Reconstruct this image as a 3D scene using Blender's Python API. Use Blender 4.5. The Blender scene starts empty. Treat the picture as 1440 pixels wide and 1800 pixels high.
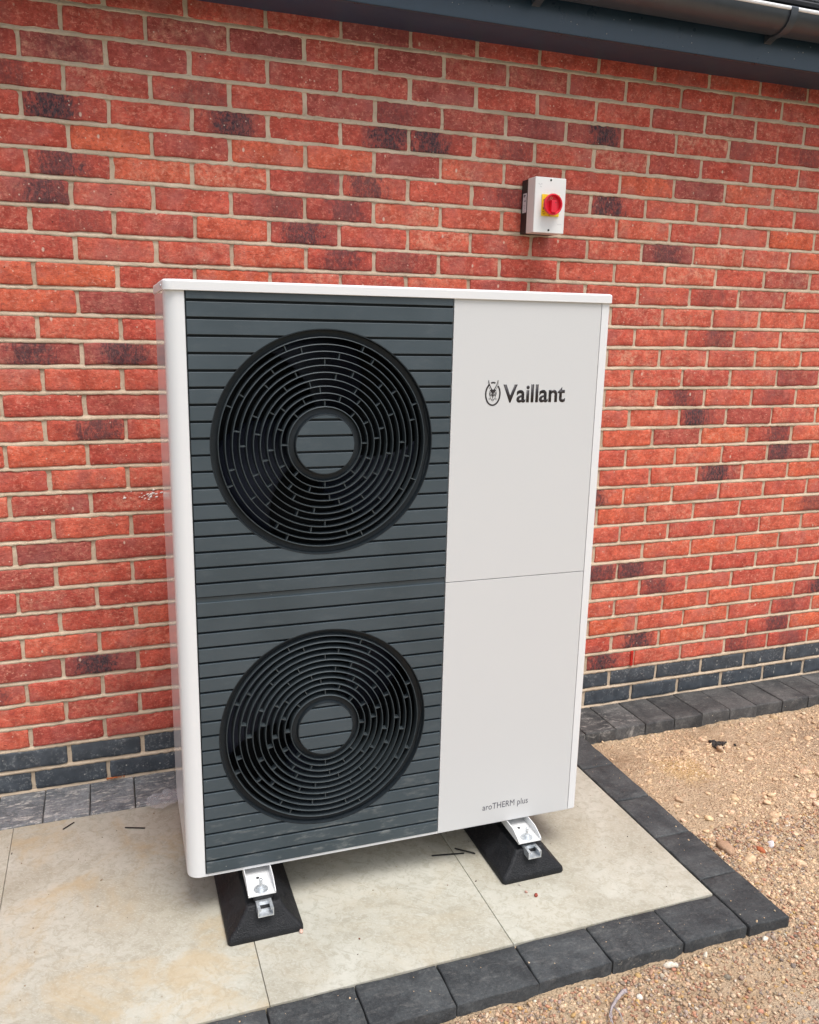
import bpy, bmesh, math, random
import numpy as np
from mathutils import Vector, Matrix, noise
random.seed(7); rng = np.random.default_rng(7)
sc = bpy.context.scene
C = sc.collection
R = math.radians

# ------------------------------------------------------------------ camera
cam = bpy.data.cameras.new('camera')
cam.sensor_fit = 'VERTICAL'; cam.sensor_height = 24.0; cam.lens = 24 * 1478.3 / 1800
cam.clip_start = .05; cam.clip_end = 400
co = bpy.data.objects.new('camera', cam); C.objects.link(co); sc.camera = co
co.location = (0.16961, -2.69996, 1.49793)
co.rotation_euler = (1.34916, -0.020678, -0.344513)
# ------------------------------------------------------------------ sky and sun (bright overcast)
SUN_EL, SUN_AZ = 68.0, 160.0            # azimuth measured clockwise from +y (the wall faces -y)
w = bpy.data.worlds.new('World'); sc.world = w; w.use_nodes = True
nt = w.node_tree; nt.nodes.clear()
sky = nt.nodes.new('ShaderNodeTexSky'); sky.sky_type = 'NISHITA'; sky.sun_disc = False
sky.sun_elevation = R(SUN_EL); sky.sun_rotation = R(SUN_AZ); sky.dust_density = 4; sky.air_density = 1.2
hs = nt.nodes.new('ShaderNodeHueSaturation'); hs.inputs['Saturation'].default_value = .58
bg = nt.nodes.new('ShaderNodeBackground'); bg.inputs['Strength'].default_value = .14
wo = nt.nodes.new('ShaderNodeOutputWorld')
nt.links.new(sky.outputs[0], hs.inputs['Color']); nt.links.new(hs.outputs[0], bg.inputs[0]); nt.links.new(bg.outputs[0], wo.inputs[0])
sl = bpy.data.lights.new('sun', 'SUN'); sl.energy = 1.5; sl.angle = R(28); sl.color = (1, 1, .995)
so = bpy.data.objects.new('sun', sl); C.objects.link(so); so.location = (-2, -6, 8)
az = R(SUN_AZ); el = R(SUN_EL)
d = Vector((math.sin(az) * math.cos(el), math.cos(az) * math.cos(el), math.sin(el)))
so.rotation_euler = d.to_track_quat('Z', 'Y').to_euler()
sc.view_settings.view_transform = 'Standard'; sc.view_settings.look = 'None'
sc.view_settings.exposure = 0.60; sc.view_settings.gamma = 1

# ------------------------------------------------------------------ object helpers
WL = {}                                  # world location of every object built
def tag(o, label=None, cat=None, group=None, kind=None):
    if label: o['label'] = label
    if cat: o['category'] = cat
    if group: o['group'] = group
    if kind: o['kind'] = kind
    return o
def link(name, me, mat, parent=None, centre=True, smooth=False):
    """meshes are given in world coordinates; each gets its origin at its own middle"""
    n = len(me.vertices); a = np.empty(n * 3, np.float32); me.vertices.foreach_get('co', a); a = a.reshape(-1, 3)
    c = (a.min(0) + a.max(0)) / 2 if centre else np.zeros(3)
    a = a - c; me.vertices.foreach_set('co', a.ravel().astype(np.float32)); me.update()
    if smooth: me.shade_smooth()
    o = bpy.data.objects.new(name, me); C.objects.link(o)
    if mat is not None: me.materials.append(mat)
    c = Vector([float(v) for v in c]); WL[o] = c
    if parent is not None: o.parent = parent; o.location = c - WL[parent]
    else: o.location = c
    return o
def empty(name, loc, **k):
    o = bpy.data.objects.new(name, None); o.empty_display_size = .1; C.objects.link(o); o.location = loc; WL[o] = Vector(loc)
    return tag(o, **k)
def mesh(verts, faces, name='m'):
    me = bpy.data.meshes.new(name); me.from_pydata([tuple(v) for v in verts], [], faces); me.update(); return me
def from_bm(bm, name='m'):
    bmesh.ops.recalc_face_normals(bm, faces=bm.faces)
    me = bpy.data.meshes.new(name); bm.to_mesh(me); bm.free(); return me
def bm_box(bm, x0, x1, y0, y1, z0, z1, bev=0, seg=2):
    r = bmesh.ops.create_cube(bm, size=1)
    for v in r['verts']: v.co = ((x0 + x1) / 2 + v.co.x * (x1 - x0), (y0 + y1) / 2 + v.co.y * (y1 - y0), (z0 + z1) / 2 + v.co.z * (z1 - z0))
    if bev:
        es = list({e for v in r['verts'] for e in v.link_edges})
        bmesh.ops.bevel(bm, geom=es, offset=bev, segments=seg, affect='EDGES', profile=.6)
def box(name, b, mat, parent=None, bev=0, seg=2, smooth=True):
    bm = bmesh.new(); bm_box(bm, *b, bev, seg)
    o = link(name, from_bm(bm), mat, parent)
    if bev and smooth: autos(o)
    return o
def autos(o, ang=35):
    me = o.data; me.shade_smooth()
    bm = bmesh.new(); bm.from_mesh(me)
    for e in bm.edges:
        if len(e.link_faces) == 2 and e.calc_face_angle(0) > R(ang): e.smooth = False
    bm.to_mesh(me); bm.free()
    m = o.modifiers.new('weighted', 'WEIGHTED_NORMAL'); m.keep_sharp = True; m.weight = 100
def extrude_poly(pts, axis, a0, a1, mat, name, parent=None, closed=True, autos_=True):
    """pts: 2-D outline; axis 'x','y' or 'z' is the extrusion axis"""
    def P(p, a):
        return {'x': (a, p[0], p[1]), 'y': (p[0], a, p[1]), 'z': (p[0], p[1], a)}[axis]
    n = len(pts); V = [P(p, a0) for p in pts] + [P(p, a1) for p in pts]
    F = [(i, (i + 1) % n, n + (i + 1) % n, n + i) for i in range(n if closed else n - 1)]
    if closed: F += [tuple(range(n))[::-1], tuple(range(n, 2 * n))]
    me = mesh(V, F); bm = bmesh.new(); bm.from_mesh(me); me2 = from_bm(bm)
    o = link(name, me2, mat, parent)
    if autos_: autos(o)
    return o
def lathe_y(bm, cx, cz, prof, n=96):
    """closed (r,y) profile turned about the y axis"""
    rings = []
    for k in range(n):
        a = 2 * math.pi * k / n
        rings.append([bm.verts.new((cx + r * math.cos(a), y, cz + r * math.sin(a))) for r, y in prof])
    m = len(prof)
    for k in range(n):
        A, B = rings[k], rings[(k + 1) % n]
        for i in range(m): bm.faces.new((A[i], A[(i + 1) % m], B[(i + 1) % m], B[i]))
def lathe_z(bm, cx, cy, prof, n=16):
    rings = []
    for k in range(n):
        a = 2 * math.pi * k / n
        rings.append([bm.verts.new((cx + r * math.cos(a), cy + r * math.sin(a), z)) for r, z in prof])
    for k in range(n):
        A, B = rings[k], rings[(k + 1) % n]
        for i in range(len(prof) - 1): bm.faces.new((A[i], A[i + 1], B[i + 1], B[i]))
    bm.faces.new([r[-1] for r in rings])
def attr(me, tint=None, loc=None):
    n = len(me.vertices)
    if tint is not None:
        a = me.color_attributes.new('tint', 'FLOAT_COLOR', 'POINT')
        t = np.asarray(tint, np.float32)
        if t.ndim == 1: t = np.tile(t, (n, 1))
        a.data.foreach_set('color', t.ravel())
    if loc is not None:
        a = me.attributes.new('loc', 'FLOAT_VECTOR', 'POINT')
        t = np.asarray(loc, np.float32)
        if t.ndim == 1: t = np.tile(t, (n, 1))
        a.data.foreach_set('vector', t.ravel())

# ------------------------------------------------------------------ materials
class NT:
    def __init__(s, name):
        s.m = bpy.data.materials.new(name); s.m.use_nodes = True; s.t = s.m.node_tree
        s.b = s.t.nodes['Principled BSDF']
    def n(s, typ, ins=None, **kw):
        x = s.t.nodes.new('ShaderNode' + typ)
        for k, v in kw.items(): setattr(x, k, v)
        for k, v in (ins or {}).items():
            if isinstance(v, bpy.types.NodeSocket): s.t.links.new(v, x.inputs[k])
            else: x.inputs[k].default_value = v
        return x
    def pos(s): return s.n('NewGeometry').outputs['Position']
    def math(s, op, a, b=0, c=None, clamp=False):
        ins = {0: a, 1: b}
        if c is not None: ins[2] = c
        return s.n('Math', ins, operation=op, use_clamp=clamp).outputs[0]
    def mul(s, v, sc_): return s.n('VectorMath', {0: v, 1: sc_}, operation='MULTIPLY').outputs[0]
    def add(s, v, w_): return s.n('VectorMath', {0: v, 1: w_}, operation='ADD').outputs[0]
    def noise(s, v, scale, detail=4, rough=.55, dist=0): return s.n('TexNoise', {'Vector': v, 'Scale': scale, 'Detail': detail, 'Roughness': rough, 'Distortion': dist}).outputs['Fac']
    def vor(s, v, scale, **k): return s.n('TexVoronoi', {'Vector': v, 'Scale': scale}, **k)
    def mr(s, v, a, b, c=0, d_=1): return s.n('MapRange', {'Value': v, 'From Min': a, 'From Max': b, 'To Min': c, 'To Max': d_}, interpolation_type='SMOOTHSTEP').outputs[0]
    def mix(s, f, a, b, bt='MIX'):
        x = s.n('Mix', data_type='RGBA', blend_type=bt)
        for k, v in ((0, f), (6, a), (7, b)):
            if isinstance(v, bpy.types.NodeSocket): s.t.links.new(v, x.inputs[k])
            else: x.inputs[k].default_value = v if k == 0 else (*v, 1)[:4]
        return x.outputs[2]
    def ramp(s, f, stops):
        x = s.n('ValToRGB', {0: f}); e = x.color_ramp.elements
        while len(e) < len(stops): e.new(.5)
        for i, (p, c) in enumerate(stops): e[i].position = p; e[i].color = (*c, 1)
        return x.outputs[0]
    def set(s, **k):
        for key, v in k.items():
            key = {'color': 'Base Color', 'rough': 'Roughness', 'metal': 'Metallic', 'spec': 'Specular IOR Level', 'coat': 'Coat Weight', 'coatr': 'Coat Roughness', 'trans': 'Transmission Weight', 'normal': 'Normal', 'alpha': 'Alpha'}[key]
            if isinstance(v, bpy.types.NodeSocket): s.t.links.new(v, s.b.inputs[key])
            else: s.b.inputs[key].default_value = (*v, 1) if isinstance(v, tuple) and len(v) == 3 else v
    def bump(s, h, strength, dist=.002, nrm=None):
        i = {'Height': h, 'Strength': strength, 'Distance': dist}
        if nrm is not None: i['Normal'] = nrm
        return s.n('Bump', i).outputs[0]

def specks(t, v, scale, size, rare):
    """round spots in a few random cells"""
    vo = t.vor(v, scale, feature='F1')
    near = t.mr(vo.outputs['Distance'], size, size * .5)
    sep = t.n('SeparateColor', {0: vo.outputs['Color']})
    pick = t.math('GREATER_THAN', sep.outputs[0], rare)
    sz = t.math('GREATER_THAN', sep.outputs[1], .3)
    return t.math('MULTIPLY', t.math('MULTIPLY', near, pick), sz)

def mat_brick(blue=False):
    t = NT('blue_brick' if blue else 'red_brick')
    a = t.n('Attribute', attribute_name='tint'); l = t.n('Attribute', attribute_name='loc')
    sp = t.n('SeparateColor', {0: a.outputs['Color']}); tr, tb, tf = sp.outputs[0], sp.outputs[1], sp.outputs[2]
    seed = a.outputs['Alpha']
    sv = t.n('CombineXYZ', {0: t.math('MULTIPLY', seed, 31.7), 1: t.math('MULTIPLY', seed, 17.3), 2: t.math('MULTIPLY', seed, 53.1)}).outputs[0]
    p = t.add(t.pos(), sv)
    lx = t.n('SeparateXYZ', {0: l.outputs['Vector']})
    n1 = t.noise(p, 26, 6, .65)
    n2 = t.noise(p, 110, 5, .7)
    ps = t.mul(p, (1, 1, 2.6))
    cre = t.noise(ps, 44, 7, .68, 1.9)
    if blue:
        col = t.mix(t.mr(n1, .35, .7), (.042, .050, .060), (.072, .084, .098))
        chalk = t.math('MULTIPLY', t.mr(n2, .50, .66), t.mr(t.noise(p, 16, 4), .42, .62))
        col = t.mix(t.math('MULTIPLY', chalk, .55), col, (.34, .34, .33))
        wsp = t.math('MAXIMUM', specks(t, p, 75, .26, .86), specks(t, t.mul(p, (1, 1, .45)), 42, .22, .84))
        col = t.mix(t.math('MULTIPLY', wsp, .7), col, (.5, .48, .43))
        t.set(color=col, rough=t.mr(n1, .3, .7, .5, .7))
        t.set(normal=t.bump(n2, .25, .001))
        return t.m
    base = t.ramp(tr, [(0, (.37, .088, .076)), (.25, (.49, .092, .067)), (.5, (.60, .103, .067)), (.75, (.70, .142, .084)), (1, (.72, .142, .066))])
    base = t.mix(t.mr(n1, .3, .7), t.mix(1, base, (.68, .60, .60), 'MULTIPLY'), t.mix(1, base, (1.13, 1.18, 1.18), 'MULTIPLY'))
    base = t.mix(t.math('MULTIPLY', t.mr(n2, .50, .62), .5), base, t.mix(1, base, (.66, .54, .54), 'MULTIPLY'))
    n4 = t.noise(t.mul(p, (1, 1, 1.5)), 75, 6, .78, .6)
    base = t.mix(t.math('MULTIPLY', t.mr(n4, .54, .60), .55), base, (.80, .32, .23))
    base = t.mix(t.math('MULTIPLY', t.mr(n4, .45, .39), .55), base, (.27, .050, .045))
    # purplish bloom
    bl = t.mr(t.noise(p, 9, 3), .48, .72)
    base = t.mix(t.math('MULTIPLY', bl, .5), base, (.42, .135, .12))
    # sandy frosting
    fr = t.math('MULTIPLY', t.mr(t.noise(p, 60, 8, .8), .44, .64), t.mr(t.noise(p, 14, 3), .3, .62))
    base = t.mix(t.math('MULTIPLY', t.math('MULTIPLY', fr, tf), .9), base, (.80, .42, .28))
    # faint vertical drag marks
    dv = t.noise(t.mul(p, (3.5, 1, .6)), 60, 3)
    base = t.mix(t.math('MULTIPLY', t.mr(dv, .55, .75), .25), base, (.62, .24, .17))
    # kiln-burnt patch
    cen = t.math('MULTIPLY', t.math('SUBTRACT', t.n('TexWhiteNoise', {'W': seed}, noise_dimensions='1D').outputs[0], .5), 1.1)
    du = t.math('ABSOLUTE', t.math('SUBTRACT', lx.outputs[0], cen))
    fall = t.mr(du, 1.25, .0)
    bn = t.noise(t.mul(p, (1.7, 1, .9)), 27, 9, .82, .8)
    raw = t.math('ADD', t.math('MULTIPLY', fall, .30), bn)
    msk = t.mr(raw, .655, .75)
    base = t.mix(t.math('MULTIPLY', t.math('MULTIPLY', t.mr(raw, .50, .70), tb), .60), base, (.24, .065, .062))
    msk = t.math('MULTIPLY', msk, t.mr(tb, 0, .8), clamp=True)
    msk = t.math('MULTIPLY', msk, t.math('ADD', .30, t.math('MULTIPLY', t.mr(t.noise(t.mul(p, (1.6, 1, .8)), 95, 5, .8), .60, .47), .70)))
    base = t.mix(t.math('MULTIPLY', msk, .96), base, t.mix(t.mr(n2, .4, .6), (.030, .028, .036), (.085, .062, .068)))
    # dark crease lines
    base = t.mix(t.math('MULTIPLY', t.mr(cre, .57, .67), .62), base, (.15, .032, .030))
    wsp = t.math('MAXIMUM', specks(t, p, 78, .22, .90), specks(t, t.mul(p, (1, 1, .6)), 36, .17, .90))
    base = t.mix(t.math('MULTIPLY', wsp, .75), base, (.72, .56, .44))
    base = t.mix(specks(t, t.add(p, (3, 1, 2)), 55, .14, .965), base, (.03, .012, .012))
    t.set(color=base, rough=t.mr(n2, .3, .7, .78, .95), spec=.25)
    h = t.math('ADD', t.math('MULTIPLY', cre, .8), t.math('MULTIPLY', n2, .5))
    t.set(normal=t.bump(h, .8, .0032, t.bump(n1, .5, .004)))
    return t.m
def mat_mortar():
    t = NT('mortar'); p = t.pos()
    n1 = t.noise(p, 9, 5); n2 = t.noise(p, 420, 3, .7); n3 = t.noise(p, 70, 5, .7)
    col = t.mix(t.mr(n1, .3, .7), (.49, .385, .275), (.67, .535, .395))
    col = t.mix(t.math('MULTIPLY', t.mr(n3, .5, .75), .5), col, (.31, .24, .17))
    t.set(color=col, rough=.95, spec=.1, normal=t.bump(t.math('ADD', n2, t.math('MULTIPLY', n3, 2)), .7, .0022))
    return t.m
def mat_setts():
    t = NT('concrete_block_paving')
    a = t.n('Attribute', attribute_name='tint'); l = t.n('Attribute', attribute_name='loc')
    seed = a.outputs['Alpha']; lx = t.n('SeparateXYZ', {0: l.outputs['Vector']})
    sv = t.n('CombineXYZ', {0: t.math('MULTIPLY', seed, 31.7), 1: t.math('MULTIPLY', seed, 17.3), 2: 0.0}).outputs[0]
    p = t.add(t.pos(), sv)
    n1 = t.noise(p, 9, 5, .6, .5); n2 = t.noise(p, 300, 4, .75); n3 = t.noise(p, 46, 6, .72)
    col = t.mix(t.mr(n1, .3, .7), t.mix(1, a.outputs['Color'], (.62, .66, .70), 'MULTIPLY'), t.mix(1, a.outputs['Color'], (1.45, 1.5, 1.5), 'MULTIPLY'))
    col = t.mix(t.math('MULTIPLY', t.mr(n3, .45, .68), .4), col, t.mix(1, col, (1.9, 1.9, 1.85), 'MULTIPLY'))
    col = t.mix(t.math('MULTIPLY', t.mr(n2, .5, .75), .25), col, (.20, .19, .18))
    # pale lime bloom, streaked
    st = t.noise(t.mul(p, (1, 2.6, 1)), 22, 8, .75, .6)
    st = t.math('MULTIPLY', t.mr(st, .50, .68), lx.outputs[0])
    col = t.mix(st, col, (.46, .43, .39))
    sc_ = t.noise(t.mul(p, (1, 5, 1)), 60, 5, .7, 1)
    col = t.mix(t.math('MULTIPLY', t.math('MULTIPLY', t.mr(sc_, .6, .72), lx.outputs[1]), .7), col, (.36, .33, .27))
    dk = t.math('MULTIPLY', t.mr(t.noise(t.mul(p, (1, 3, 1)), 30, 5, .7), .55, .68), lx.outputs[0])
    col = t.mix(t.math('MULTIPLY', dk, .6), col, (.05, .048, .05))
    col = t.mix(t.math('MULTIPLY', specks(t, p, 60, .13, .96), .8), col, (.6, .5, .38))
    n5 = t.noise(p, 120, 5, .8)
    col = t.mix(t.math('MULTIPLY', t.mr(n5, .52, .62), .35), col, t.mix(1, col, (2.0, 2.0, 1.9), 'MULTIPLY'))
    col = t.mix(t.math('MULTIPLY', t.mr(n5, .46, .38), .5), col, t.mix(1, col, (.45, .45, .47), 'MULTIPLY'))
    t.set(color=col, rough=t.mr(n3, .3, .7, .62, .85), spec=.35, normal=t.bump(t.math('ADD', n2, t.math('MULTIPLY', n3, 1.8)), .8, .0020))
    return t.m
def mat_tile():
    t = NT('porcelain_slab'); a = t.n('Attribute', attribute_name='tint')
    p0 = t.pos()
    p = t.add(p0, t.n('CombineXYZ', {0: t.math('MULTIPLY', a.outputs['Alpha'], 9.0), 1: t.math('MULTIPLY', a.outputs['Alpha'], 5.0), 2: 0.0}).outputs[0])
    sep = t.n('SeparateColor', {0: a.outputs['Color']})
    rot = t.n('VectorRotate', {'Vector': p, 'Angle': R(38)}, rotation_type='Z_AXIS').outputs[0]
    str_ = t.noise(t.mul(rot, (1, 9, 1)), 6, 6, .62, 1.2)
    n1 = t.noise(p, 3.2, 6, .6, .6); n2 = t.noise(rot, 34, 9, .78, .9); n3 = t.noise(t.mul(rot, (1, 1.8, 1)), 120, 5, .75)
    col = t.mix(t.mr(n1, .32, .68), (.350, .325, .258), (.465, .452, .388))
    col = t.mix(t.math('MULTIPLY', t.mr(n2, .46, .60), .48), col, (.265, .244, .182))
    col = t.mix(t.math('MULTIPLY', t.mr(n3, .52, .62), .5), col, (.51, .495, .43))
    col = t.mix(t.math('MULTIPLY', t.mr(str_, .55, .72), t.math('MULTIPLY', sep.outputs[0], .55)), col, (.285, .268, .208))
    ru = t.math('MULTIPLY', t.mr(t.noise(p, 3.6, 8, .7, .8), .46, .66), sep.outputs[1])
    col = t.mix(t.math('MULTIPLY', ru, .62), col, (.42, .32, .185))
    col = t.mix(t.math('MULTIPLY', t.mr(t.noise(p, 17, 8, .8, 1), .60, .74), t.math('MULTIPLY', ru, .6)), col, (.38, .25, .14))
    col = t.mix(t.mul(n2, (0, 0, 0)) if False else t.math('MULTIPLY', specks(t, p, 60, .08, .93), .5), col, (.25, .2, .15))
    t.set(color=col, rough=t.mr(n2, .3, .7, .42, .6), spec=.35, normal=t.bump(t.math('ADD', n2, t.math('MULTIPLY', n3, .7)), .35, .0013))
    return t.m
def mat_sand():
    t = NT('sandy_soil'); p = t.pos()
    n1 = t.noise(p, 2.1, 6, .62, .4); n2 = t.noise(p, 24, 7, .72); n3 = t.noise(p, 260, 4, .75)
    vo = t.vor(t.add(p, t.n('CombineXYZ', {0: t.math('MULTIPLY', n2, .01), 1: 0.0, 2: 0.0}).outputs[0]), 120, feature='F1').outputs['Distance']
    col = t.mix(t.mr(n1, .3, .7), (.55, .39, .25), (.69, .51, .335))
    col = t.mix(t.math('MULTIPLY', t.mr(n2, .45, .72), .55), col, (.72, .56, .40))
    col = t.mix(t.math('MULTIPLY', t.mr(n2, .48, .28), .5), col, (.38, .25, .155))
    # ochre patch and a greyish cement-stained patch, each where it lies
    sx = t.n('SeparateXYZ', {0: p})
    def blob(cx, cy, r):
        dx = t.math('SUBTRACT', sx.outputs[0], cx); dy = t.math('SUBTRACT', sx.outputs[1], cy)
        dd = t.math('SQRT', t.math('ADD', t.math('MULTIPLY', dx, dx), t.math('MULTIPLY', dy, dy)))
        return t.mr(t.math('ADD', dd, t.math('MULTIPLY', t.math('SUBTRACT', n2, .5), r * 1.4)), r, r * .3)
    col = t.mix(t.math('MULTIPLY', blob(2.02, -.50, .13), .6), col, (.72, .47, .20))
    col = t.mix(t.math('MULTIPLY', blob(2.75, -.50, .28), .55), col, (.40, .30, .21))
    col = t.mix(t.math('MULTIPLY', blob(1.62, -1.50, .10), .5), col, (.60, .52, .42))
    far = t.math('SQRT', t.math('ADD', t.math('POWER', t.math('SUBTRACT', sx.outputs[0], 1.5), 2), t.math('POWER', t.math('ADD', sx.outputs[1], 1.0), 2)))
    col = t.mix(t.mr(t.math('ADD', far, t.math('MULTIPLY', n1, 1.2)), 3.6, 4.8), col, (.20, .205, .15))     # unseen ground beyond the worked soil, dulled to cut warm bounce light
    t.set(color=col, rough=.97, spec=.1)
    h = t.math('ADD', t.math('ADD', t.math('MULTIPLY', n2, 1.6), n3), t.math('MULTIPLY', t.mr(vo, .0, .6), -.9))
    t.set(normal=t.bump(h, 1.0, .009))
    return t.m
def mat_stone():
    t = NT('pebbles'); a = t.n('Attribute', attribute_name='tint'); p = t.pos()
    n = t.noise(p, 160, 4, .7)
    col = t.mix(t.mr(n, .3, .7), t.mix(1, a.outputs['Color'], (.72, .70, .68), 'MULTIPLY'), t.mix(1, a.outputs['Color'], (1.15, 1.15, 1.15), 'MULTIPLY'))
    t.set(color=col, rough=.85, spec=.2, normal=t.bump(n, .5, .0015)); return t.m
def plain(name, col, rough=.5, metal=0, var=.08, nscale=40, bump=0, bscale=300, **k):
    t = NT(name); p = t.pos()
    n = t.noise(p, nscale, 5, .65)
    c = t.mix(t.mr(n, .3, .7), tuple(v * (1 - var) for v in col), tuple(min(1, v * (1 + var)) for v in col))
    t.set(color=c, rough=t.mr(n, .3, .7, rough * (1 - var), min(1, rough * (1 + var))), metal=metal, **k)
    if bump: t.set(normal=t.bump(t.noise(p, bscale, 3, .6), bump, .001))
    return t.m
def mat_grey_slats():
    t = NT('grey_plastic_grille'); p = t.pos()
    n = t.noise(p, 5, 4); n2 = t.noise(t.mul(p, (.35, 1, 1)), 45, 6, .7)
    col = t.mix(t.mr(n, .3, .7), (.045, .062, .072), (.057, .076, .088))
    sx = t.n('SeparateXYZ', {0: p})
    low = t.mr(sx.outputs[2], .42, .16)            # rain-splashed dust on the lowest slats
    dust = t.math('MULTIPLY', t.mr(n2, .52, .72), t.math('ADD', t.math('MULTIPLY', low, .5), .06))
    col = t.mix(dust, col, (.24, .25, .24))
    sp = specks(t, p, 48, .07, .93)
    col = t.mix(t.math('MULTIPLY', sp, t.math('ADD', .25, low, clamp=True)), col, (.5, .5, .48))
    t.set(color=col, rough=t.mr(n2, .3, .7, .36, .5), spec=.5, normal=t.bump(t.noise(p, 600, 2), .12, .0006)); return t.m

M = dict(
    brick=mat_brick(), blue=mat_brick(True), mortar=mat_mortar(), setts=mat_setts(), tile=mat_tile(), sand=mat_sand(), stone=mat_stone(),
    white=plain('white_powder_coat', (.76, .76, .755), .40, var=.006, nscale=4, bump=.05, bscale=900, spec=.5),
    side=plain('gloss_white_side_panel', (.78, .78, .78), .10, var=.01, nscale=5, spec=.22),
    panel=plain('light_grey_panel', (.62, .62, .612), .5, var=.004, nscale=2, bump=.04, bscale=900, spec=.3),
    slat=mat_grey_slats(),
    ring=plain('shaded_grille_plastic', (.013, .018, .022), .5, var=.1, nscale=60, spec=.35),  # darker copy of the ring plastic, recess shade put into the colour
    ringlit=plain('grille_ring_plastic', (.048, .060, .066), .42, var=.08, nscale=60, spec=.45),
    inner=plain('dark_interior', (.008, .009, .011), .7),
    blade=plain('fan_blade_plastic', (.024, .028, .046), .5, spec=.25),
    galv=plain('zinc_plated_steel', (.66, .69, .71), .36, metal=.7, var=.15, nscale=120, bump=.2),
    bracket=plain('white_painted_bracket', (.70, .70, .69), .38, var=.05, nscale=60),
    rubber=plain('black_recycled_rubber', (.0085, .0090, .0105), .62, var=.5, nscale=22, bump=.6, bscale=240, spec=.3),
    pvc=plain('anthracite_upvc', (.018, .038, .062), .30, var=.10, nscale=14, bump=.05, spec=.5),
    soffit=plain('anthracite_soffit_board', (.028, .052, .090), .45, var=.08, nscale=10),
    gutter=plain('anthracite_gutter', (.046, .054, .066), .34, var=.10, nscale=20, spec=.6),
    rooftile=plain('dark_roof_tile', (.045, .045, .05), .75, var=.4, nscale=70, bump=.8, bscale=150),
    ink=plain('dark_print', (.025, .020, .022), .5, var=.02),
    ink2=plain('grey_print', (.10, .10, .12), .5, var=.02),
    faint=plain('faint_grey_print', (.36, .37, .38), .5, var=.02),
    swwhite=plain('white_abs_cover', (.78, .78, .75), .33, var=.01, nscale=20),
    swblack=plain('black_abs_base', (.016, .016, .018), .45),
    yellow=plain('yellow_plate', (.90, .62, .02), .38, var=.03),
    red=plain('red_rotary_handle', (.72, .012, .035), .32, var=.05),
    redv=plain('red_weep_vent_plastic', (.55, .02, .012), .5),
    tie=plain('black_nylon', (.012, .012, .014), .4),
    scrap=plain('dried_grey_leaf', (.34, .29, .29), .8, var=.3, nscale=150),
    crumb=plain('brick_crumb', (.42, .12, .035), .9, var=.3, nscale=150, bump=.8),
)
t = NT('black_scuffed_rubber'); p = t.pos(); n = t.noise(p, 26, 7, .75); n2 = t.noise(t.mul(p, (1, .35, 1)), 60, 6, .75)
col = t.mix(t.mr(n, .35, .65), (.006, .0065, .008), (.013, .0135, .0155)); col = t.mix(t.math('MULTIPLY', t.mr(n2, .58, .72), .35), col, (.10, .095, .085))
col = t.mix(t.math('MULTIPLY', specks(t, p, 90, .12, .93), .5), col, (.25, .22, .18))
t.set(color=col, rough=t.mr(n, .3, .7, .42, .68), spec=.35, normal=t.bump(t.math('ADD', n, t.noise(p, 260, 3)), .8, .0025)); M['rubber'] = t.m
# crumpled clear plastic
t = NT('clear_plastic_film'); t.set(color=(.86, .86, .87), rough=.22, trans=.45, spec=.5, alpha=.42); M['film'] = t.m

# ================================================================== SETTING: ground
SX0, SX1, SY0, SY1 = -1.2, 4.2, -2.7, .02
def sst(a, b, x): x = np.clip((x - a) / (b - a), 0, 1); return x * x * (3 - 2 * x)
def base_h(x, y):
    x = np.asarray(x, float); y = np.asarray(y, float)
    h = np.full(np.broadcast(x, y).shape, -.043) + .009 * sst(-1.0, -1.2, y)
    right = sst(1.70, 1.80, x)
    f = sst(-.30, -.46, y) * sst(-1.22, -.98, y) * sst(2.5, 1.8, x)
    h = h + right * f * .033
    m = sst(-.30, -.7, y) * sst(1.9, 2.5, x) * sst(-1.7, -1.1, y)
    h = h + m * .022
    inside = sst(1.765, 1.74, x) * sst(-1.215, -1.195, y)
    h = h * (1 - inside) - .075 * inside
    rowin = sst(-.20, -.17, y); h = h * (1 - rowin) - .075 * rowin
    return h
def detail(x, y):
    v = noise.fractal(Vector((x * 5, y * 5, .3)), .9, 2, 4) * .010 + noise.fractal(Vector((x * 34, y * 34, 5.3)), .8, 2.1, 4) * .0048
    return v
def ground_h(x, y):
    return float(base_h(x, y)) + detail(x, y)
xs = np.unique(np.r_[np.arange(SX0, .2, .05), np.arange(.2, 3.5, .0085), np.arange(3.5, SX1 + .001, .05)])
ys = np.unique(np.r_[np.arange(SY0, -1.85, .05), np.arange(-1.85, -.12, .0085), np.arange(-.12, SY1, .04), [SY1]])
XX, YY = np.meshgrid(xs, ys, indexing='ij')
H = base_h(XX, YY)
Dt = np.zeros_like(H)
for i in range(len(xs)):
    for j in range(len(ys)):
        x, y = xs[i], ys[j]
        if x < 1.70 and y > -1.19: continue
        Dt[i, j] = detail(x, y)
edge = sst(0, .3, XX - SX0) * sst(0, .3, SX1 - XX) * sst(0, .3, YY - SY0)
H = H + Dt * edge
H[0, :] = H[-1, :] = H[:, 0] = -.043; H[:, -1] = -.075
nx, ny = H.shape
V = np.stack([XX, YY, H], -1).reshape(-1, 3)
idx = np.arange(nx * ny).reshape(nx, ny)
F = np.stack([idx[:-1, :-1], idx[1:, :-1], idx[1:, 1:], idx[:-1, 1:]], -1).reshape(-1, 4).tolist()
n0 = len(V); B = 150
V = np.vstack([V, [(-B, -B, -.043), (B, -B, -.043), (B, B, -.075), (-B, B, -.075)]])
c00, c10, c11, c01 = int(idx[0, 0]), int(idx[-1, 0]), int(idx[-1, -1]), int(idx[0, -1])
F.append([n0, n0 + 1] + idx[:, 0][::-1].tolist()); F.append([n0 + 1, n0 + 2] + idx[-1, :][::-1].tolist())
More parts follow.
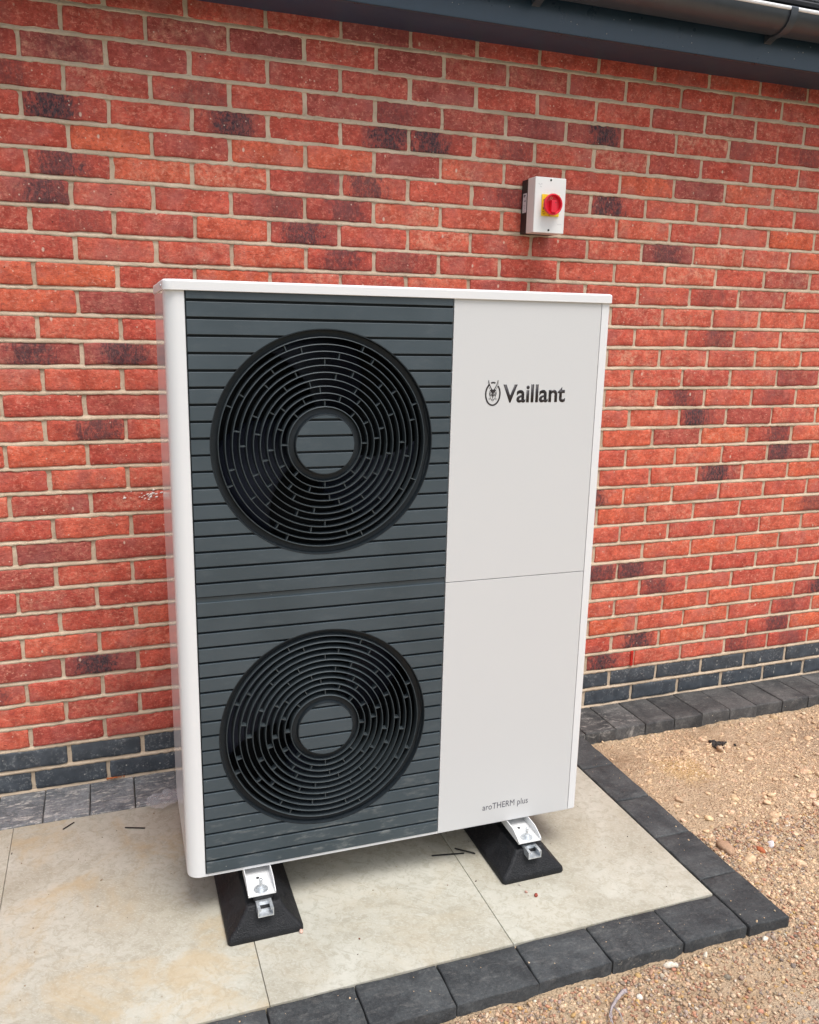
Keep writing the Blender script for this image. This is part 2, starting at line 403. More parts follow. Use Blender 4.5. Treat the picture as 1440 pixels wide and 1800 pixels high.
F.append([n0 + 2, n0 + 3] + idx[:, -1].tolist()); F.append([n0 + 3, n0] + idx[0, :].tolist())
g = link('ground', mesh(V, F), M['sand'], centre=False, smooth=True); tag(g, kind='structure', label='pale orange sandy soil beside the patio')

# ---- loose stones: numpy-built, one mesh per kind
def ico(sub):
    bm = bmesh.new(); bmesh.ops.create_icosphere(bm, subdivisions=sub, radius=1)
    v = np.array([x.co[:] for x in bm.verts]); f = np.array([[q.index for q in p.verts] for p in bm.faces]); bm.free(); return v, f
ICO1, ICO2 = ico(1), ico(2)
def stones(P, rad, cols, flat=(.5, .85), big=False, rough=.16):
    bv, bf = ICO2 if big else ICO1; n = len(P); k = len(bv)
    v = np.tile(bv, (n, 1, 1)) * (1 + rng.normal(0, rough if not big else rough * .5, (n, k, 1)))
    sc_ = np.stack([rng.uniform(.8, 1.3, n), rng.uniform(.65, 1.0, n), rng.uniform(*flat, n)], -1)
    v = v * sc_[:, None, :]
    if big:
        for _ in range(3):                          # knock flat facets off
            d_ = rng.normal(size=(n, 3)); d_ /= np.linalg.norm(d_, axis=1)[:, None]
            dd = (v * d_[:, None, :]).sum(-1); ex = np.clip(dd - .55, 0, None)
            v = v - ex[:, :, None] * d_[:, None, :] * .8
    a = rng.uniform(0, 2 * np.pi, n); ca, sa = np.cos(a), np.sin(a)
    tl = rng.normal(0, .3, n)
    x = v[..., 0] * ca[:, None] - v[..., 1] * sa[:, None]; y = v[..., 0] * sa[:, None] + v[..., 1] * ca[:, None]; z = v[..., 2] + x * tl[:, None]
    v = np.stack([x, y, z], -1) * rad[:, None, None] + P[:, None, :]
    f = (bf[None] + (np.arange(n) * k)[:, None, None]).reshape(-1, 3)
    v = v.reshape(-1, 3)
    me = bpy.data.meshes.new('stones'); me.vertices.add(len(v)); me.vertices.foreach_set('co', v.astype(np.float32).ravel())
    me.loops.add(f.size); me.loops.foreach_set('vertex_index', f.astype(np.int32).ravel())
    me.polygons.add(len(f)); me.polygons.foreach_set('loop_start', np.arange(0, f.size, 3, dtype=np.int32)); me.polygons.foreach_set('loop_total', np.full(len(f), 3, np.int32))
    me.update(calc_edges=True)
    cc = np.repeat(cols, k, axis=0); attr(me, np.c_[cc, np.ones(len(cc))])
    me.shade_smooth()
    return me
def scatter(n, x0, x1, y0, y1, dens):
    out = []
    while len(out) < n:
        x = rng.uniform(x0, x1); y = rng.uniform(y0, y1)
        if (x < 1.795 and y > -1.25) or y > -.205: continue
        if rng.random() < dens(x, y): out.append((x, y, ground_h(x, y)))
    return np.array(out)
def palette(n, kind):
    if kind == 'peb':
        pal = np.array([(.50, .36, .25), (.42, .27, .19), (.36, .22, .16), (.55, .44, .33), (.30, .24, .20), (.62, .55, .46), (.46, .24, .17), (.50, .33, .16), (.24, .20, .18), (.34, .27, .24), (.66, .60, .53)])
        pr = np.array([.24, .17, .12, .15, .09, .03, .05, .07, .05, .09, .012]); pr /= pr.sum()
    else:
        pal = np.array([(.68, .50, .32), (.73, .545, .355), (.62, .45, .285), (.77, .59, .40), (.50, .35, .22), (.66, .47, .31)])
        pr = np.array([.3, .25, .18, .12, .1, .05]); pr /= pr.sum()
    c = pal[rng.choice(len(pal), n, p=pr)] * (np.array([1.02, .98, .90]) if kind == 'peb' else np.array([.94, .92, .92]))
    return np.clip(c * rng.uniform(.85, 1.12, (n, 1)) * rng.normal(1, .02, (n, 3)), 0, 1)
gn = lambda x, y, s=3: noise.noise(Vector((x * s, y * s, 9.1)))
# pea gravel in front of the patio, thinning to the right
def dg(x, y):
    f = 1.0 if y < -1.15 else max(0, 1 + (y + 1.15) * 3)
    f *= .45 + .8 * max(0, min(1, (2.1 - x) / .9))
    return max(.03, f * (.55 + 1.1 * gn(x, y)))
P = scatter(21000, .3, 2.7, -1.8, -.85, dg); r_ = rng.uniform(.0024, .0054, len(P)) * rng.choice([1, 1, 1, 1.3], len(P))
P[:, 2] += r_ * .25
o = link('gravel', stones(P, r_, palette(len(P), 'peb'), big=False, rough=.07), M['stone']); tag(o, kind='stuff', label='mixed brown and cream pea gravel along the front edging')
P = scatter(800, .3, 2.6, -1.8, -1.24, dg); r_ = rng.uniform(.0052, .0085, len(P)); P[:, 2] += r_ * .3
o = link('gravel', stones(P, r_, palette(len(P), 'peb'), big=True, rough=.1), M['stone']); tag(o, kind='stuff', label='larger rounded pebbles lying on the pea gravel')
# crumbly soil clods to the right
def dc(x, y):
    return (.45 + 1.0 * gn(x, y, 4)) * (1 if y > -1.25 else .28)
P = scatter(24000, 1.0, 3.9, -2.0, -.2, dc); r_ = rng.gamma(2.4, .00095, len(P)) + .0014; r_ = np.clip(r_, .0015, .0070); P[:, 2] -= r_ * .12
o = link('soil_crumbs', stones(P, r_, palette(len(P), 'sand'), rough=.2), M['stone']); tag(o, kind='stuff', label='fine sandy crumbs covering the soil beside the patio')
P = scatter(620, 1.8, 3.6, -1.7, -.22, lambda x, y: (.25 + 1.5 * max(0, gn(x, y, 3)) + (.6 if y > -.7 and x > 2.2 else 0))); r_ = rng.gamma(2, .0024, len(P)) + .0055; r_ = np.clip(r_, .0055, .019); P[:, 2] += r_ * .12
o = link('soil_clods', stones(P, r_, palette(len(P), 'sand'), flat=(.35, .65), big=True, rough=.2), M['stone']); tag(o, kind='stuff', label='lumpy sandy clods scattered over the soil')

# ================================================================== patio slabs
def grid_box(x0, x1, y0, y1, z0, z1, r=.003, nxi=4, nyi=4, jit=.0, edge_jit=.0, seed=0, top_only=False):
    """rounded slab: a top sheet whose rim rolls over and runs down to z0"""
    def lv(a, b, n): return [a, a, a + r * .3, a + r] + [a + r + (b - a - 2 * r) * k / n for k in range(1, n)] + [b - r, b - r * .3, b, b]
    def dp(n): return [0, 1, 2, 3] + [3] * (n - 1) + [3, 2, 1, 0]
    X, Y = lv(x0, x1, nxi), lv(y0, y1, nyi); DX, DY = dp(nxi), dp(nyi)
    lev = {0: z0, 1: z1 - r, 2: z1 - r * .3, 3: z1}
    V = []
    for i, x in enumerate(X):
        for j, y in enumerate(Y):
            dd = min(DX[i], DY[j]); z = lev[dd]
            ex = noise.noise(Vector((x * 25 + seed, y * 25, seed))) * edge_jit; ey = noise.noise(Vector((x * 25, y * 25 + seed, seed + 7))) * edge_jit
            zz = z + (noise.noise(Vector((x * 18, y * 18, seed))) * jit if dd > 0 else 0)
            V.append((x + (ex if DX[i] < 3 else 0), y + (ey if DY[j] < 3 else 0), zz))
    m = len(Y)
    F = [(i * m + j, (i + 1) * m + j, (i + 1) * m + j + 1, i * m + j + 1) for i in range(len(X) - 1) for j in range(m - 1)]
    return mesh(V, F)
patio = empty('patio', (.7, -.65, 0), kind='structure', label='pale porcelain slab patio under the heat pump')
TX = [-1.957, -1.357, -.757, -.157, .443, 1.049, 1.652]
tints = [(0.3, .2, 0), (0.3, .3, 0), (.3, .3, 0), (.55, 1.0, 0), (1.0, .30, 0), (.15, .15, 0)]
for k in range(6):
    me = grid_box(TX[k] + .0009, TX[k + 1] - .0009, -1.1035, -.199, -.022, 0 + rng.uniform(-.0006, .0006), r=.0012, nxi=2, nyi=2, seed=k)
    attr(me, (*tints[k], .13 + .31 * k)); link('paving_slab', me, M['tile'], patio, smooth=True)
# bedding under the slabs, so that the joints are dark and closed
box('bedding', (-2.0, 1.74, -1.19, .0, -.10, -.03), plain('mortar_bedding', (.10, .085, .065), .95), patio)

# ---- block edging
edg = empty('block_edging', (1.0, -.7, 0), kind='structure', label='charcoal block edging round the patio and along the wall')
def sett(x0, x1, y0, y1, tint, lime=0, scr=0, z=0, r=.004, ej=.003):
    s_ = float(rng.uniform(0, 50))
    g_ = .0016
    me = grid_box(x0 + g_, x1 - g_, y0 + g_, y1 - g_, z - .062, z, r=r, nxi=7, nyi=5, jit=.0014, edge_jit=ej, seed=s_)
    attr(me, (*tint, s_), (lime, scr, 0)); return link('edging_block', me, M['setts'], edg, smooth=True)
FX = [-2.02, -1.815, -1.61, -1.405, -1.2, -.995, -.79, -.585, -.385, -.18, .024, .228, .433, .638, .842, 1.05, 1.251, 1.458, 1.6545]
for i in range(len(FX) - 1):
    b = rng.uniform(.034, .050); sett(FX[i], FX[i + 1], -1.2375 + rng.uniform(-.003, .003), -1.1065, (b, b * 1.04, b * 1.08), lime=.10, scr=.25 + (.8 if i == 16 else 0) * 1, z=rng.uniform(-.001, .001))
RY = [-.2135, -.42, -.630, -.838, -1.043, -1.241]
for i in range(5):
    b = rng.uniform(.036, .050); sett(1.6575, 1.785, RY[i + 1], RY[i], (b, b * 1.02, b * 1.04), lime=.06, scr=.1, z=rng.uniform(-.001, .001))
x = -.078 - .1345 * 14
while x < 5:
    if x < 1.6:
        b = rng.uniform(.12, .16); sett(x, x + .1345, -.1955, -.0015, (b, b, b * 1.04), lime=1.25, scr=.5, z=.001)
    else:
        b = rng.uniform(.042, .075); sett(x, x + .1345, -.1985 + rng.uniform(-.003, .003), -.0015, (b * 1.06, b, b * .97), lime=.12 + (.35 if x < 1.95 else 0), scr=.05, z=.001 + rng.uniform(-.001, .001), r=.005)
    x += .1345

# ================================================================== brick wall
wall = empty('brick_wall', (1.2, .05, 0), label='red brick wall with two dark blue brick courses at its foot and buff mortar', cat='wall')
WX0, WX1 = -2.2, 5.2
box('backing', (WX0, WX1, .012, .102, -.3, 2.62), M['mortar'], wall)
SPEC = {(2,0):(0.25,0,0),(2,1):(0.35,0,0.2),(2,9):(0.4,0.75,0.2),(2,10):(0.65,0,0.4),(2,11):(0.7,0,0.2),(2,12):(0.5,0.5,0.2),(2,13):(0.5,0.4,0.1),(3,9):(0.7,0.7,0.2),(3,12):(0.5,0.6,0.1),(4,1):(0.5,0.2,0.3),(4,10):(0.75,0,0.1),(4,13):(0.5,0.4,0.1),(5,-1):(0.2,0,0.1),(5,0):(0.05,1,0.2),(5,11):(0.85,0,0.1),(5,13):(0.3,0.8,0.2),(6,10):(0.5,0.5,0.2),(6,11):(0.8,0,0.1),(6,13):(0.85,0,0.2),(7,-1):(0.45,0,0.3),(7,8):(0.2,0.6,0.2),(7,9):(0.15,0.6,0.2),(8,0):(0.3,0,0.5),(9,-1):(0.2,0.1,0.3),(10,0):(0.1,0.2,0.3),(10,1):(0.3,0.1,0.2),(12,0):(0.3,0,0.4),(12,1):(0.45,0,0.5),(12,10):(0.7,0,0.5),(12,11):(0.3,0.8,0.5),(12,12):(0.75,0,0.3),(13,10):(0.85,0,0.5),(13,12):(0.1,0.7,0.2),(14,1):(0.4,0,0.2),(14,12):(0.5,0.55,0.2),(14,13):(0.85,0,0.5),(15,1):(0.6,0,0.5),(15,9):(0.8,0,0.2),(15,10):(0.4,0.9,0.2),(16,0):(0.4,0,0.1),(16,9):(0.8,0,0.5),(16,10):(0.5,0.55,0.1),(16,11):(0.75,0,0.2),(16,12):(0.5,0.3,0.1),(16,13):(0.8,0,0.4),(17,0):(0.7,0,0.2),(17,12):(0.3,0.3,0.3),(18,0):(0.1,0.6,0.3),(18,1):(0.1,0.65,0.4),(18,9):(0.7,0,0.8),(18,10):(0.6,0,0.7),(18,11):(0.6,0.2,0.4),(19,10):(0.5,0.45,0.3),(19,12):(0.7,0,0.5),(20,0):(0.9,0,0.2),(20,1):(0.12,0.2,0.3),(20,7):(0.6,0,0.1),(20,9):(0.5,0,0.6),(20,10):(0.7,0,0.6),(20,11):(0.8,0,0.4),(21,0):(1,0,0.2),(21,1):(0.5,0,0.1),(21,9):(0.7,0,0.2),(21,10):(0.5,0.3,0.2),(21,11):(0.3,0,0.6),(22,4):(0.5,0.5,0.1),(22,10):(0.75,0,0.9),(22,11):(0.6,0,0.2),(22,12):(0.3,0.2,0.7),(23,0):(0.4,0.3,0.1),(23,1):(0.4,0,0.2),(23,2):(0.85,0,0.1),(23,3):(0.35,0.65,0.1),(23,4):(0.6,0,0.1),(23,5):(0.75,0,0.9),(23,8):(0.65,0,0.7),(23,9):(0.05,0.5,0.3),(23,10):(0.7,0,0.7),(23,11):(0.65,0,0.5),(24,0):(0.25,0.6,0.3),(24,1):(0.6,0,0.3),(24,2):(0.55,0,0.2),(24,3):(0.35,0.4,0.2),(24,4):(0.35,0.45,0.1),(24,6):(0.7,0,0.1),(24,10):(0.5,0,0.3),(24,12):(1,0,0),(25,0):(0.4,0.6,0.2),(25,1):(0.9,0,0.5),(25,2):(0.8,0,0.9),(25,3):(0.4,0.35,0.1),(25,5):(0.6,0,0.1),(25,6):(0.5,0.4,0.1),(25,8):(0.45,0.7,0.3),(26,0):(0.5,0,0.1),(26,1):(0.95,0,0.1),(26,2):(0.3,0,0.2),(26,3):(0.9,0,0.2),(26,4):(0.85,0,0.2),(26,6):(0.8,0,0.6),(26,9):(0.9,0,0.1),(26,10):(0.08,0.2,0.2),(27,0):(0.4,0.9,0.1),(27,2):(0.35,0.9,0.2),(27,4):(0.45,1,0.1),(27,5):(0.35,0.85,0.1),(27,6):(0.5,0.4,0.4),(27,8):(0.35,0,0.8),(28,0):(0.5,0.4,0.1),(28,1):(0.35,0,0.5),(28,2):(0.4,0.35,0.3),(28,7):(0.1,0.3,0.1),(28,8):(0.2,0.9,0.1),(28,9):(0.3,0,0.1),(28,10):(0.4,0,0.8),(28,11):(0.45,0.3,0.2),(29,0):(0.05,0.3,0.7),(30,2):(0.1,0.1,0.5),(30,3):(0.05,0.2,0),(30,5):(0.1,0.1,0),(30,6):(0.2,0,0.5),(30,7):(0.15,0,0.4),(31,4):(0,0.2,0),(32,8):(0.1,0,0)}
NROW = 34
def perp(r, i):
    """x of the i-th upright joint of course r, a little uneven"""
    return (i - (.5 if r % 2 == 0 else 0)) * .225 + noise.noise(Vector((i * 7.7, r * 3.3, 1.1))) * .006
def bed(r, x): return r * .075 + noise.noise(Vector((x * 1.3, r * 9.1, 4))) * .0022
def brick_mesh(r, i):
    seed = random.random() * 40
    j = .0055 + random.uniform(-.0008, .0012)
    x0, x1 = perp(r, i) + j, perp(r, i + 1) - j
    rd = .0045; py = random.uniform(-.0016, .0012); ti = random.uniform(-.003, .003)
    U = [0, 0, .004, .012, .035, .068, .1, .133, .166, .19, .204, .212, 1, 1]
    Lx = x1 - x0
    ux = [0, 0, rd * .3, rd, rd + .014] + [Lx * k / 7 for k in range(1, 7)] + [Lx - rd - .014, Lx - rd, Lx - rd * .3, Lx, Lx]
    dx = [0, 1, 2, 3, 4] + [4] * 6 + [4, 3, 2, 1, 0]
    Lz = .0642
    uz = [0, 0, rd * .3, rd, rd + .009, Lz / 2, Lz - rd - .009, Lz - rd, Lz - rd * .3, Lz, Lz]
    dz = [0, 1, 2, 3, 4, 4, 4, 3, 2, 1, 0]
    lev = {0: .016, 1: rd * .95, 2: rd * .38, 3: .0006, 4: 0}
    cr = [random.choice([0, .002, .003, .008, .013]) * (1 if k > 1 else .5) for k in range(4)]
    V, L = [], []
    for a, u in enumerate(ux):
        for b, v in enumerate(uz):
            dd = min(dx[a], dz[b]); y = lev[dd]
            if dx[a] <= 2 and dz[b] <= 2 and 0 < dd: y += .0018
            X = x0 + u; Z = bed(r, X) + .0054 + v
            # worn corners draw in
            cu, cv = min(u, Lx - u), min(v, Lz - v)
            c_ = cr[(0 if u < Lx / 2 else 1) + (2 if v > Lz / 2 else 0)]
            if c_ > 0 and cu < c_ and cv < c_:
                k = max(0, math.hypot(c_ - cu, c_ - cv) - c_)
                X += k * .7 * (1 if u < Lx / 2 else -1) * (c_ - cu) / c_ ; Z += k * .7 * (1 if v < Lz / 2 else -1) * (c_ - cv) / c_
            w_ = .0030 if dd <= 3 else 0
            X += noise.noise(Vector((X * 60, Z * 60, seed))) * w_ * (1 if dx[a] < 4 else 0)
            Z += noise.noise(Vector((X * 45, Z * 45, seed + 9))) * w_ * 1.15 * (1 if dz[b] < 4 else 0)
            Y = y + py + ti * (u / Lx - .5) + (noise.noise(Vector((X * 28, Z * 28, seed))) * .0014 if dd >= 3 else 0)
            V.append((X, Y, Z)); L.append((u / Lx * 2 - 1, v / Lz * 2 - 1, 0))
    m = len(uz)
    F = [(p_ * m + q, (p_ + 1) * m + q, (p_ + 1) * m + q + 1, p_ * m + q + 1) for p_ in range(len(ux) - 1) for q in range(m - 1)]
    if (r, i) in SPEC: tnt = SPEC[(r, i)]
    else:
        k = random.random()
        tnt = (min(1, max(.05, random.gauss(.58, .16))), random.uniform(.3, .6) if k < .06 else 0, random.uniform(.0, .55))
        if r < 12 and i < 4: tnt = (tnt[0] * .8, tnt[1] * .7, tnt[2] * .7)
        if r >= 28: tnt = (tnt[0] * .55, tnt[1], tnt[2] * .6)  # upper courses tinted duller: eaves shade and haze put into the colour
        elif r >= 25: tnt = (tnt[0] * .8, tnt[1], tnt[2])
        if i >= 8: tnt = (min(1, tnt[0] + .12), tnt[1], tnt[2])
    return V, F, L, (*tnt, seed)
# which bricks show: project through the camera
Mw = Matrix.LocRotScale(co.location, co.rotation_euler, None).inverted()
def px(x, y, z):
    p = Mw @ Vector((x, y, z)); return 720 + 1478.3 * p.x / -p.z, 900 - 1478.3 * p.y / -p.z
cand, rest = [], []
for r in range(-2, NROW):
    for i in range(-9, 23):
        xc = (i + .5 - (.5 if r % 2 == 0 else 0)) * .225; zc = r * .075 + .0375
        u, v = px(xc, 0, zc)
        ok = -70 < u < 1500 and -20 < v < 1420 and 0 <= r < 32 and xc < 4
        hid = 330 < u < 1005 and 560 < v < 1400 and px(xc - .11, 0, zc)[0] > 290 and px(xc + .11, 0, zc)[0] < 1050
        a, b = px(xc - .11, 0, zc), px(xc + .11, 0, zc)
        (cand if ok and not hid else rest).append(((b[0] - a[0]), r, i) if ok else (0, r, i))
cand.sort(reverse=True)
nb = 300
rest += cand[nb:]; cand = cand[:nb]
for _, r, i in cand:
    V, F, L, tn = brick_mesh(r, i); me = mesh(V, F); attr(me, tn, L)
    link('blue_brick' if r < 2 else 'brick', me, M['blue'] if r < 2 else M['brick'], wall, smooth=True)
for blue in (False, True):
    V, F, L, T = [], [], [], []
    for _, r, i in rest:
        if (r < 2) != blue: continue
        v, f, l, tn = brick_mesh(r, i); n = len(V); V += v; L += l; T += [tn] * len(v); F += [tuple(q + n for q in p_) for p_ in f]
    me = mesh(V, F); attr(me, T, L)
    o = link('far_blue_bricks' if blue else 'far_bricks', me, M['blue'] if blue else M['brick'], wall, smooth=True); o['kind'] = 'stuff'
# mortar: a sheet for the upright joints, a struck strip for every bed joint
def mortar_sheet():
    X = np.arange(WX0, WX1 + .001, .03); Z = np.arange(-.12, 2.6, .025)
    V = [(x, .0042 + noise.noise(Vector((x * 40, z * 40, 2))) * .0012, z) for x in X for z in Z]; m = len(Z)
    F = [(a * m + b, (a + 1) * m + b, (a + 1) * m + b + 1, a * m + b + 1) for a in range(len(X) - 1) for b in range(m - 1)]
    return mesh(V, F)
o = link('upright_joint', mortar_sheet(), M['mortar'], wall, smooth=True)
for r in range(-1, NROW):
    V, F = [], []; X = np.r_[np.arange(WX0, -.4, .05), np.arange(-.4, 3.4, .008), np.arange(3.4, WX1, .05)]
    for x in X:
        zc = bed(r, x)
        w1 = noise.noise(Vector((x * 55, r * 5.1, 3))) * .0034 + noise.noise(Vector((x * 160, r * 5.1, 8))) * .0012
        w2 = noise.noise(Vector((x * 48, r * 7.7, 6))) * .0018
        q = noise.noise(Vector((x * 30, r * 2.2, 1))) * .0007
        V += [(x, .010, zc - .0085 + w1), (x, .0000 + q, zc - .0072 + w1), (x, .0008 + q, zc - .002 + w1 * .4), (x, .0042 + q, zc + .0052 + w2), (x, .0085, zc + .0080 + w2)]
    for a in range(len(X) - 1):
        for b in range(4): F.append((a * 5 + b, (a + 1) * 5 + b, (a + 1) * 5 + b + 1, a * 5 + b + 1))
    link('bed_joint', mesh(V, F), M['mortar'], wall, smooth=True)
# white splash, orange crumb and red weep vent seen on the wall
bm = bmesh.new()
for k in range(9): bm_box(bm, 2.118, 2.131, -.0050, .004, .158 + k * .0068, .158 + k * .0068 + .0042)
bm_box(bm, 2.120, 2.129, -.0028, .004, .155, .218)
link('weep_vent', from_bm(bm), M['redv'], wall)
bm = bmesh.new()
for _ in range(26):
    cx, cz = random.gauss(.285, .022), random.gauss(.953, .007); a = random.uniform(.0012, .0042)
    m_ = bmesh.ops.create_icosphere(bm, subdivisions=1, radius=1)
    for v in m_['verts']: v.co = (cx + v.co.x * a * 1.6, -.0012 + v.co.y * .0012, cz + v.co.z * a * .7 + v.co.x * .001)
link('mortar_splash', from_bm(bm), plain('white_splash', (.82, .76, .72), .6), wall, smooth=True)
bm = bmesh.new()
for _ in range(22):
    m_ = bmesh.ops.create_icosphere(bm, subdivisions=1, radius=1); cx = random.uniform(.108, .165); a = random.uniform(.002, .006) * (1 if cx < .14 else .5)
    for v in m_['verts']: v.co = (cx + v.co.x * a, -.004 + v.co.y * .004, .006 + random.uniform(0, .002) + v.co.z * a * .6)
o = link('brick_rubble', from_bm(bm), M['crumb'], smooth=True); tag(o, 'small orange brick crumbs in the joint at the foot of the wall, left of the heat pump', 'rubble')

# ================================================================== roof edge and gutter
roof = empty('roof_edge', (1.2, -.1, 2.376), label='dark roof eaves with anthracite soffit and fascia above the wall', cat='roof')
RX0, RX1 = -2.4, 5.4
box('soffit', (RX0, RX1, -.158, .06, 2.376, 2.386), M['soffit'], roof)
extrude_poly([(-.158, 2.3745), (-.172, 2.3745), (-.1735, 2.3770), (-.1735, 2.560), (-.158, 2.560)], 'x', RX0, RX1, M['pvc'], 'fascia', roof)
# roof plane and two courses of flat tiles
ang = R(25); ca, sa = math.cos(ang), math.sin(ang)
def rp(y, h): return (y, 2.548 + (y + .225) * math.tan(ang) + h)
extrude_poly([rp(-.158, -.012), rp(2.2, -.012), rp(2.2, -.03), rp(-.158, -.03)], 'x', RX0, RX1, plain('roofing_felt', (.03, .03, .03), .9), 'roof_deck', roof)
proto = None
for row in range(8):
    for k in range(24):
        x0 = RX0 + .33 * k + (.165 if row % 2 else 0)
        y0 = -.235 + row * .28; z0 = 2.548 + (y0 + .225) * math.tan(ang)
        if proto is None:
            bm = bmesh.new(); bm_box(bm, -.1635, .1635, 0, .34, 0, .016, .003, 1)
            me_t = from_bm(bm); me_t.materials.append(M['rooftile']); proto = 1
        o = bpy.data.objects.new('roof_tile', me_t); C.objects.link(o); o.parent = roof
        o.location = Vector((x0 + .165, y0, z0)) - WL[roof]; o.rotation_euler = (ang - R(2.2), 0, 0)
gut = empty('gutter', (1.2, -.23, 2.46), label='anthracite half-round gutter fixed under the edge of the roof tiles', cat='gutter')
gp = [(-.176, 2.512), (-.176, 2.474), (-.186, 2.461), (-.202, 2.454), (-.222, 2.4515), (-.244, 2.455), (-.262, 2.464), (-.274, 2.477), (-.280, 2.492), (-.2815, 2.506)]
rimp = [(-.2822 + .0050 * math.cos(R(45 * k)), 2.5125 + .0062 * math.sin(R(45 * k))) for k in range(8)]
extrude_poly(rimp, 'x', RX0, RX1, plain('painted_rim_highlight', (.9, .9, .9), .25), 'gutter_rim', gut)  # bright highlight along the rim painted in as a near-white colour
gi = [(y * 1 + (.003 if y < -.2 else .003), z + .004) for y, z in gp[:10]][::-1]
extrude_poly(gp + gi, 'x', RX0, RX1, M['gutter'], 'gutter_channel', gut)
bp = [(-.174, 2.515), (-.174, 2.436), (-.181, 2.440), (-.200, 2.4475), (-.222, 2.446), (-.248, 2.450), (-.268, 2.461), (-.281, 2.476), (-.287, 2.494), (-.2885, 2.514), (-.284, 2.519), (-.279, 2.516), (-.2835, 2.505), (-.2835, 2.492), (-.277, 2.476), (-.263, 2.4620), (-.244, 2.4535), (-.222, 2.4505), (-.202, 2.4525), (-.188, 2.459), (-.178, 2.475)]
for xb in (-1.24, -.44, .42, 1.46, 2.335, 3.2, 4.1):
    o = extrude_poly(bp, 'x', xb - .014, xb + .014, M['gutter'], 'gutter_bracket', gut)
# pale drips of paint and cobweb dust on the front of the gutter and fascia
bm = bmesh.new()
for _ in range(34):
    x = random.uniform(.6, 3.0); z = random.uniform(2.39, 2.45); a = random.uniform(.0008, .0022)
    m_ = bmesh.ops.create_icosphere(bm, subdivisions=1, radius=a); bmesh.ops.translate(bm, verts=m_['verts'], vec=(x, -.1738, z))
o = link('dust_specks', from_bm(bm), M['faint'], roof); o['kind'] = 'stuff'

# ================================================================== HEAT PUMP
X0, X1, YF, YB, ZB, ZT = .3005, 1.4005, -.785, -.350, .128, 1.557
hp = empty('heat_pump', (.85, -.56, 0), label='tall white air source heat pump with two round dark fan grilles standing on rubber feet', cat='heat pump')
GX0, GX1 = .3445, .9685
def arc(cx, cy, r, a0, a1, n): return [(cx + r * math.cos(R(a0 + (a1 - a0) * k / n)), cy + r * math.sin(R(a0 + (a1 - a0) * k / n))) for k in range(n + 1)]
# left casing: front post with a rounded corner, running back as the side panel
rc = .030
pl = [(GX0 - .0015, YF + .02), (GX0 - .0015, YF + .001), (GX0 - .0027, YF)] + arc(X0 + rc, YF + rc, rc, 270, 180, 8)
post = pl + [(X0, YF + .050), (X0 + .0015, YF + .050), (X0 + .0015, YF + rc)] + [(x + .0, y) for x, y in arc(X0 + rc, YF + rc, rc - .0015, 180, 270, 6)] + [(GX0 - .004, YF + .0015), (GX0 - .004, YF + .02)]
extrude_poly(post, 'z', ZB - .004, ZT, M['white'], 'corner_post', hp)
extrude_poly([(X0, YF + .0515), (X0, YB), (X0 + .002, YB), (X0 + .002, YF + .0515)], 'z', ZB - .003, ZT, M['side'], 'side_panel', hp)
rr = .011
PR = 1.3735
rpst = [(PR + .0010, YF + .0025), (PR + .0010, YF)] + arc(X1 - rr, YF + rr, rr, 270, 360, 6) + [(X1, YB), (X1 - .002, YB), (X1 - .002, YF + .012), (PR + .001, YF + .004)]
extrude_poly(rpst, 'z', ZB - .003, ZT, M['white'], 'side_panel', hp)
box('back_panel', (X0 + .0025, X1 - .0025, YB - .003, YB, ZB, ZT), M['white'], hp)
def tray(z, k): return (z, arc(X0 + .031 + k, YF + .031 + k, .029, 180, 270, 8) + arc(X1 - .012 - k, YF + .012 + k, .010, 270, 360, 6) + [(X1 - .002 - k, YB), (X0 + .002 + k, YB)])
# two-part light panel on the right
ZS = .8465
for a, b in ((ZS + .0009, ZT - .001), (ZB + .002 - .006, ZS - .0009)):
    o = box('front_panel', (GX1 + .0008, PR - .0008, YF - .0004, YF + .016, a, b), M['panel'], hp, bev=.0011, seg=2)
# lid
LX0, LX1, LY0, LY1 = X0 - .003, X1 + .002, YF - .006, YB + .006
def rrect(x0, x1, y0, y1, rl, rr_):
    return arc(x0 + rl, y0 + rl, rl, 180, 270, 6) + arc(x1 - rr_, y0 + rr_, rr_, 270, 360, 6) + arc(x1 - rr_, y1 - rr_, rr_, 0, 90, 4) + arc(x0 + rl, y1 - rl, rl, 90, 180, 4)
def layered(levels):
    V, F = [], []; n = None
    for z, pts in levels:
        n = len(pts); V += [(x, y, z) for x, y in pts]
    for l in range(len(levels) - 1):
        for i in range(n): F.append((l * n + i, l * n + (i + 1) % n, (l + 1) * n + (i + 1) % n, (l + 1) * n + i))
    F.append(tuple(range(n))[::-1]); F.append(tuple(range((len(levels) - 1) * n, len(levels) * n)))
    return mesh(V, F)
def lv(z, inset): return (z, rrect(LX0 + inset, LX1 - inset, LY0 + inset, LY1 - inset, .022, .010))
me = layered([lv(1.5555, .0012), lv(1.5565, 0), lv(1.5735, 0), lv(1.5765, .0012), lv(1.5785, .0042)])
o = link('lid', me, M['white'], hp); autos(o, 50)
lid = o
autos(link('base_tray', layered([tray(ZB - .006, 0), tray(ZB + .0008, 0)]), M['white'], hp), 40)
bm = bmesh.new(); r = bmesh.ops.create_uvsphere(bm, u_segments=12, v_segments=6, radius=.0045)
for v in r['verts']: v.co = (LX0 - .0005 + v.co.x * .5, YF + .045 + v.co.y, 1.565 + v.co.z)
link('screw', from_bm(bm), M['galv'], lid, smooth=True)
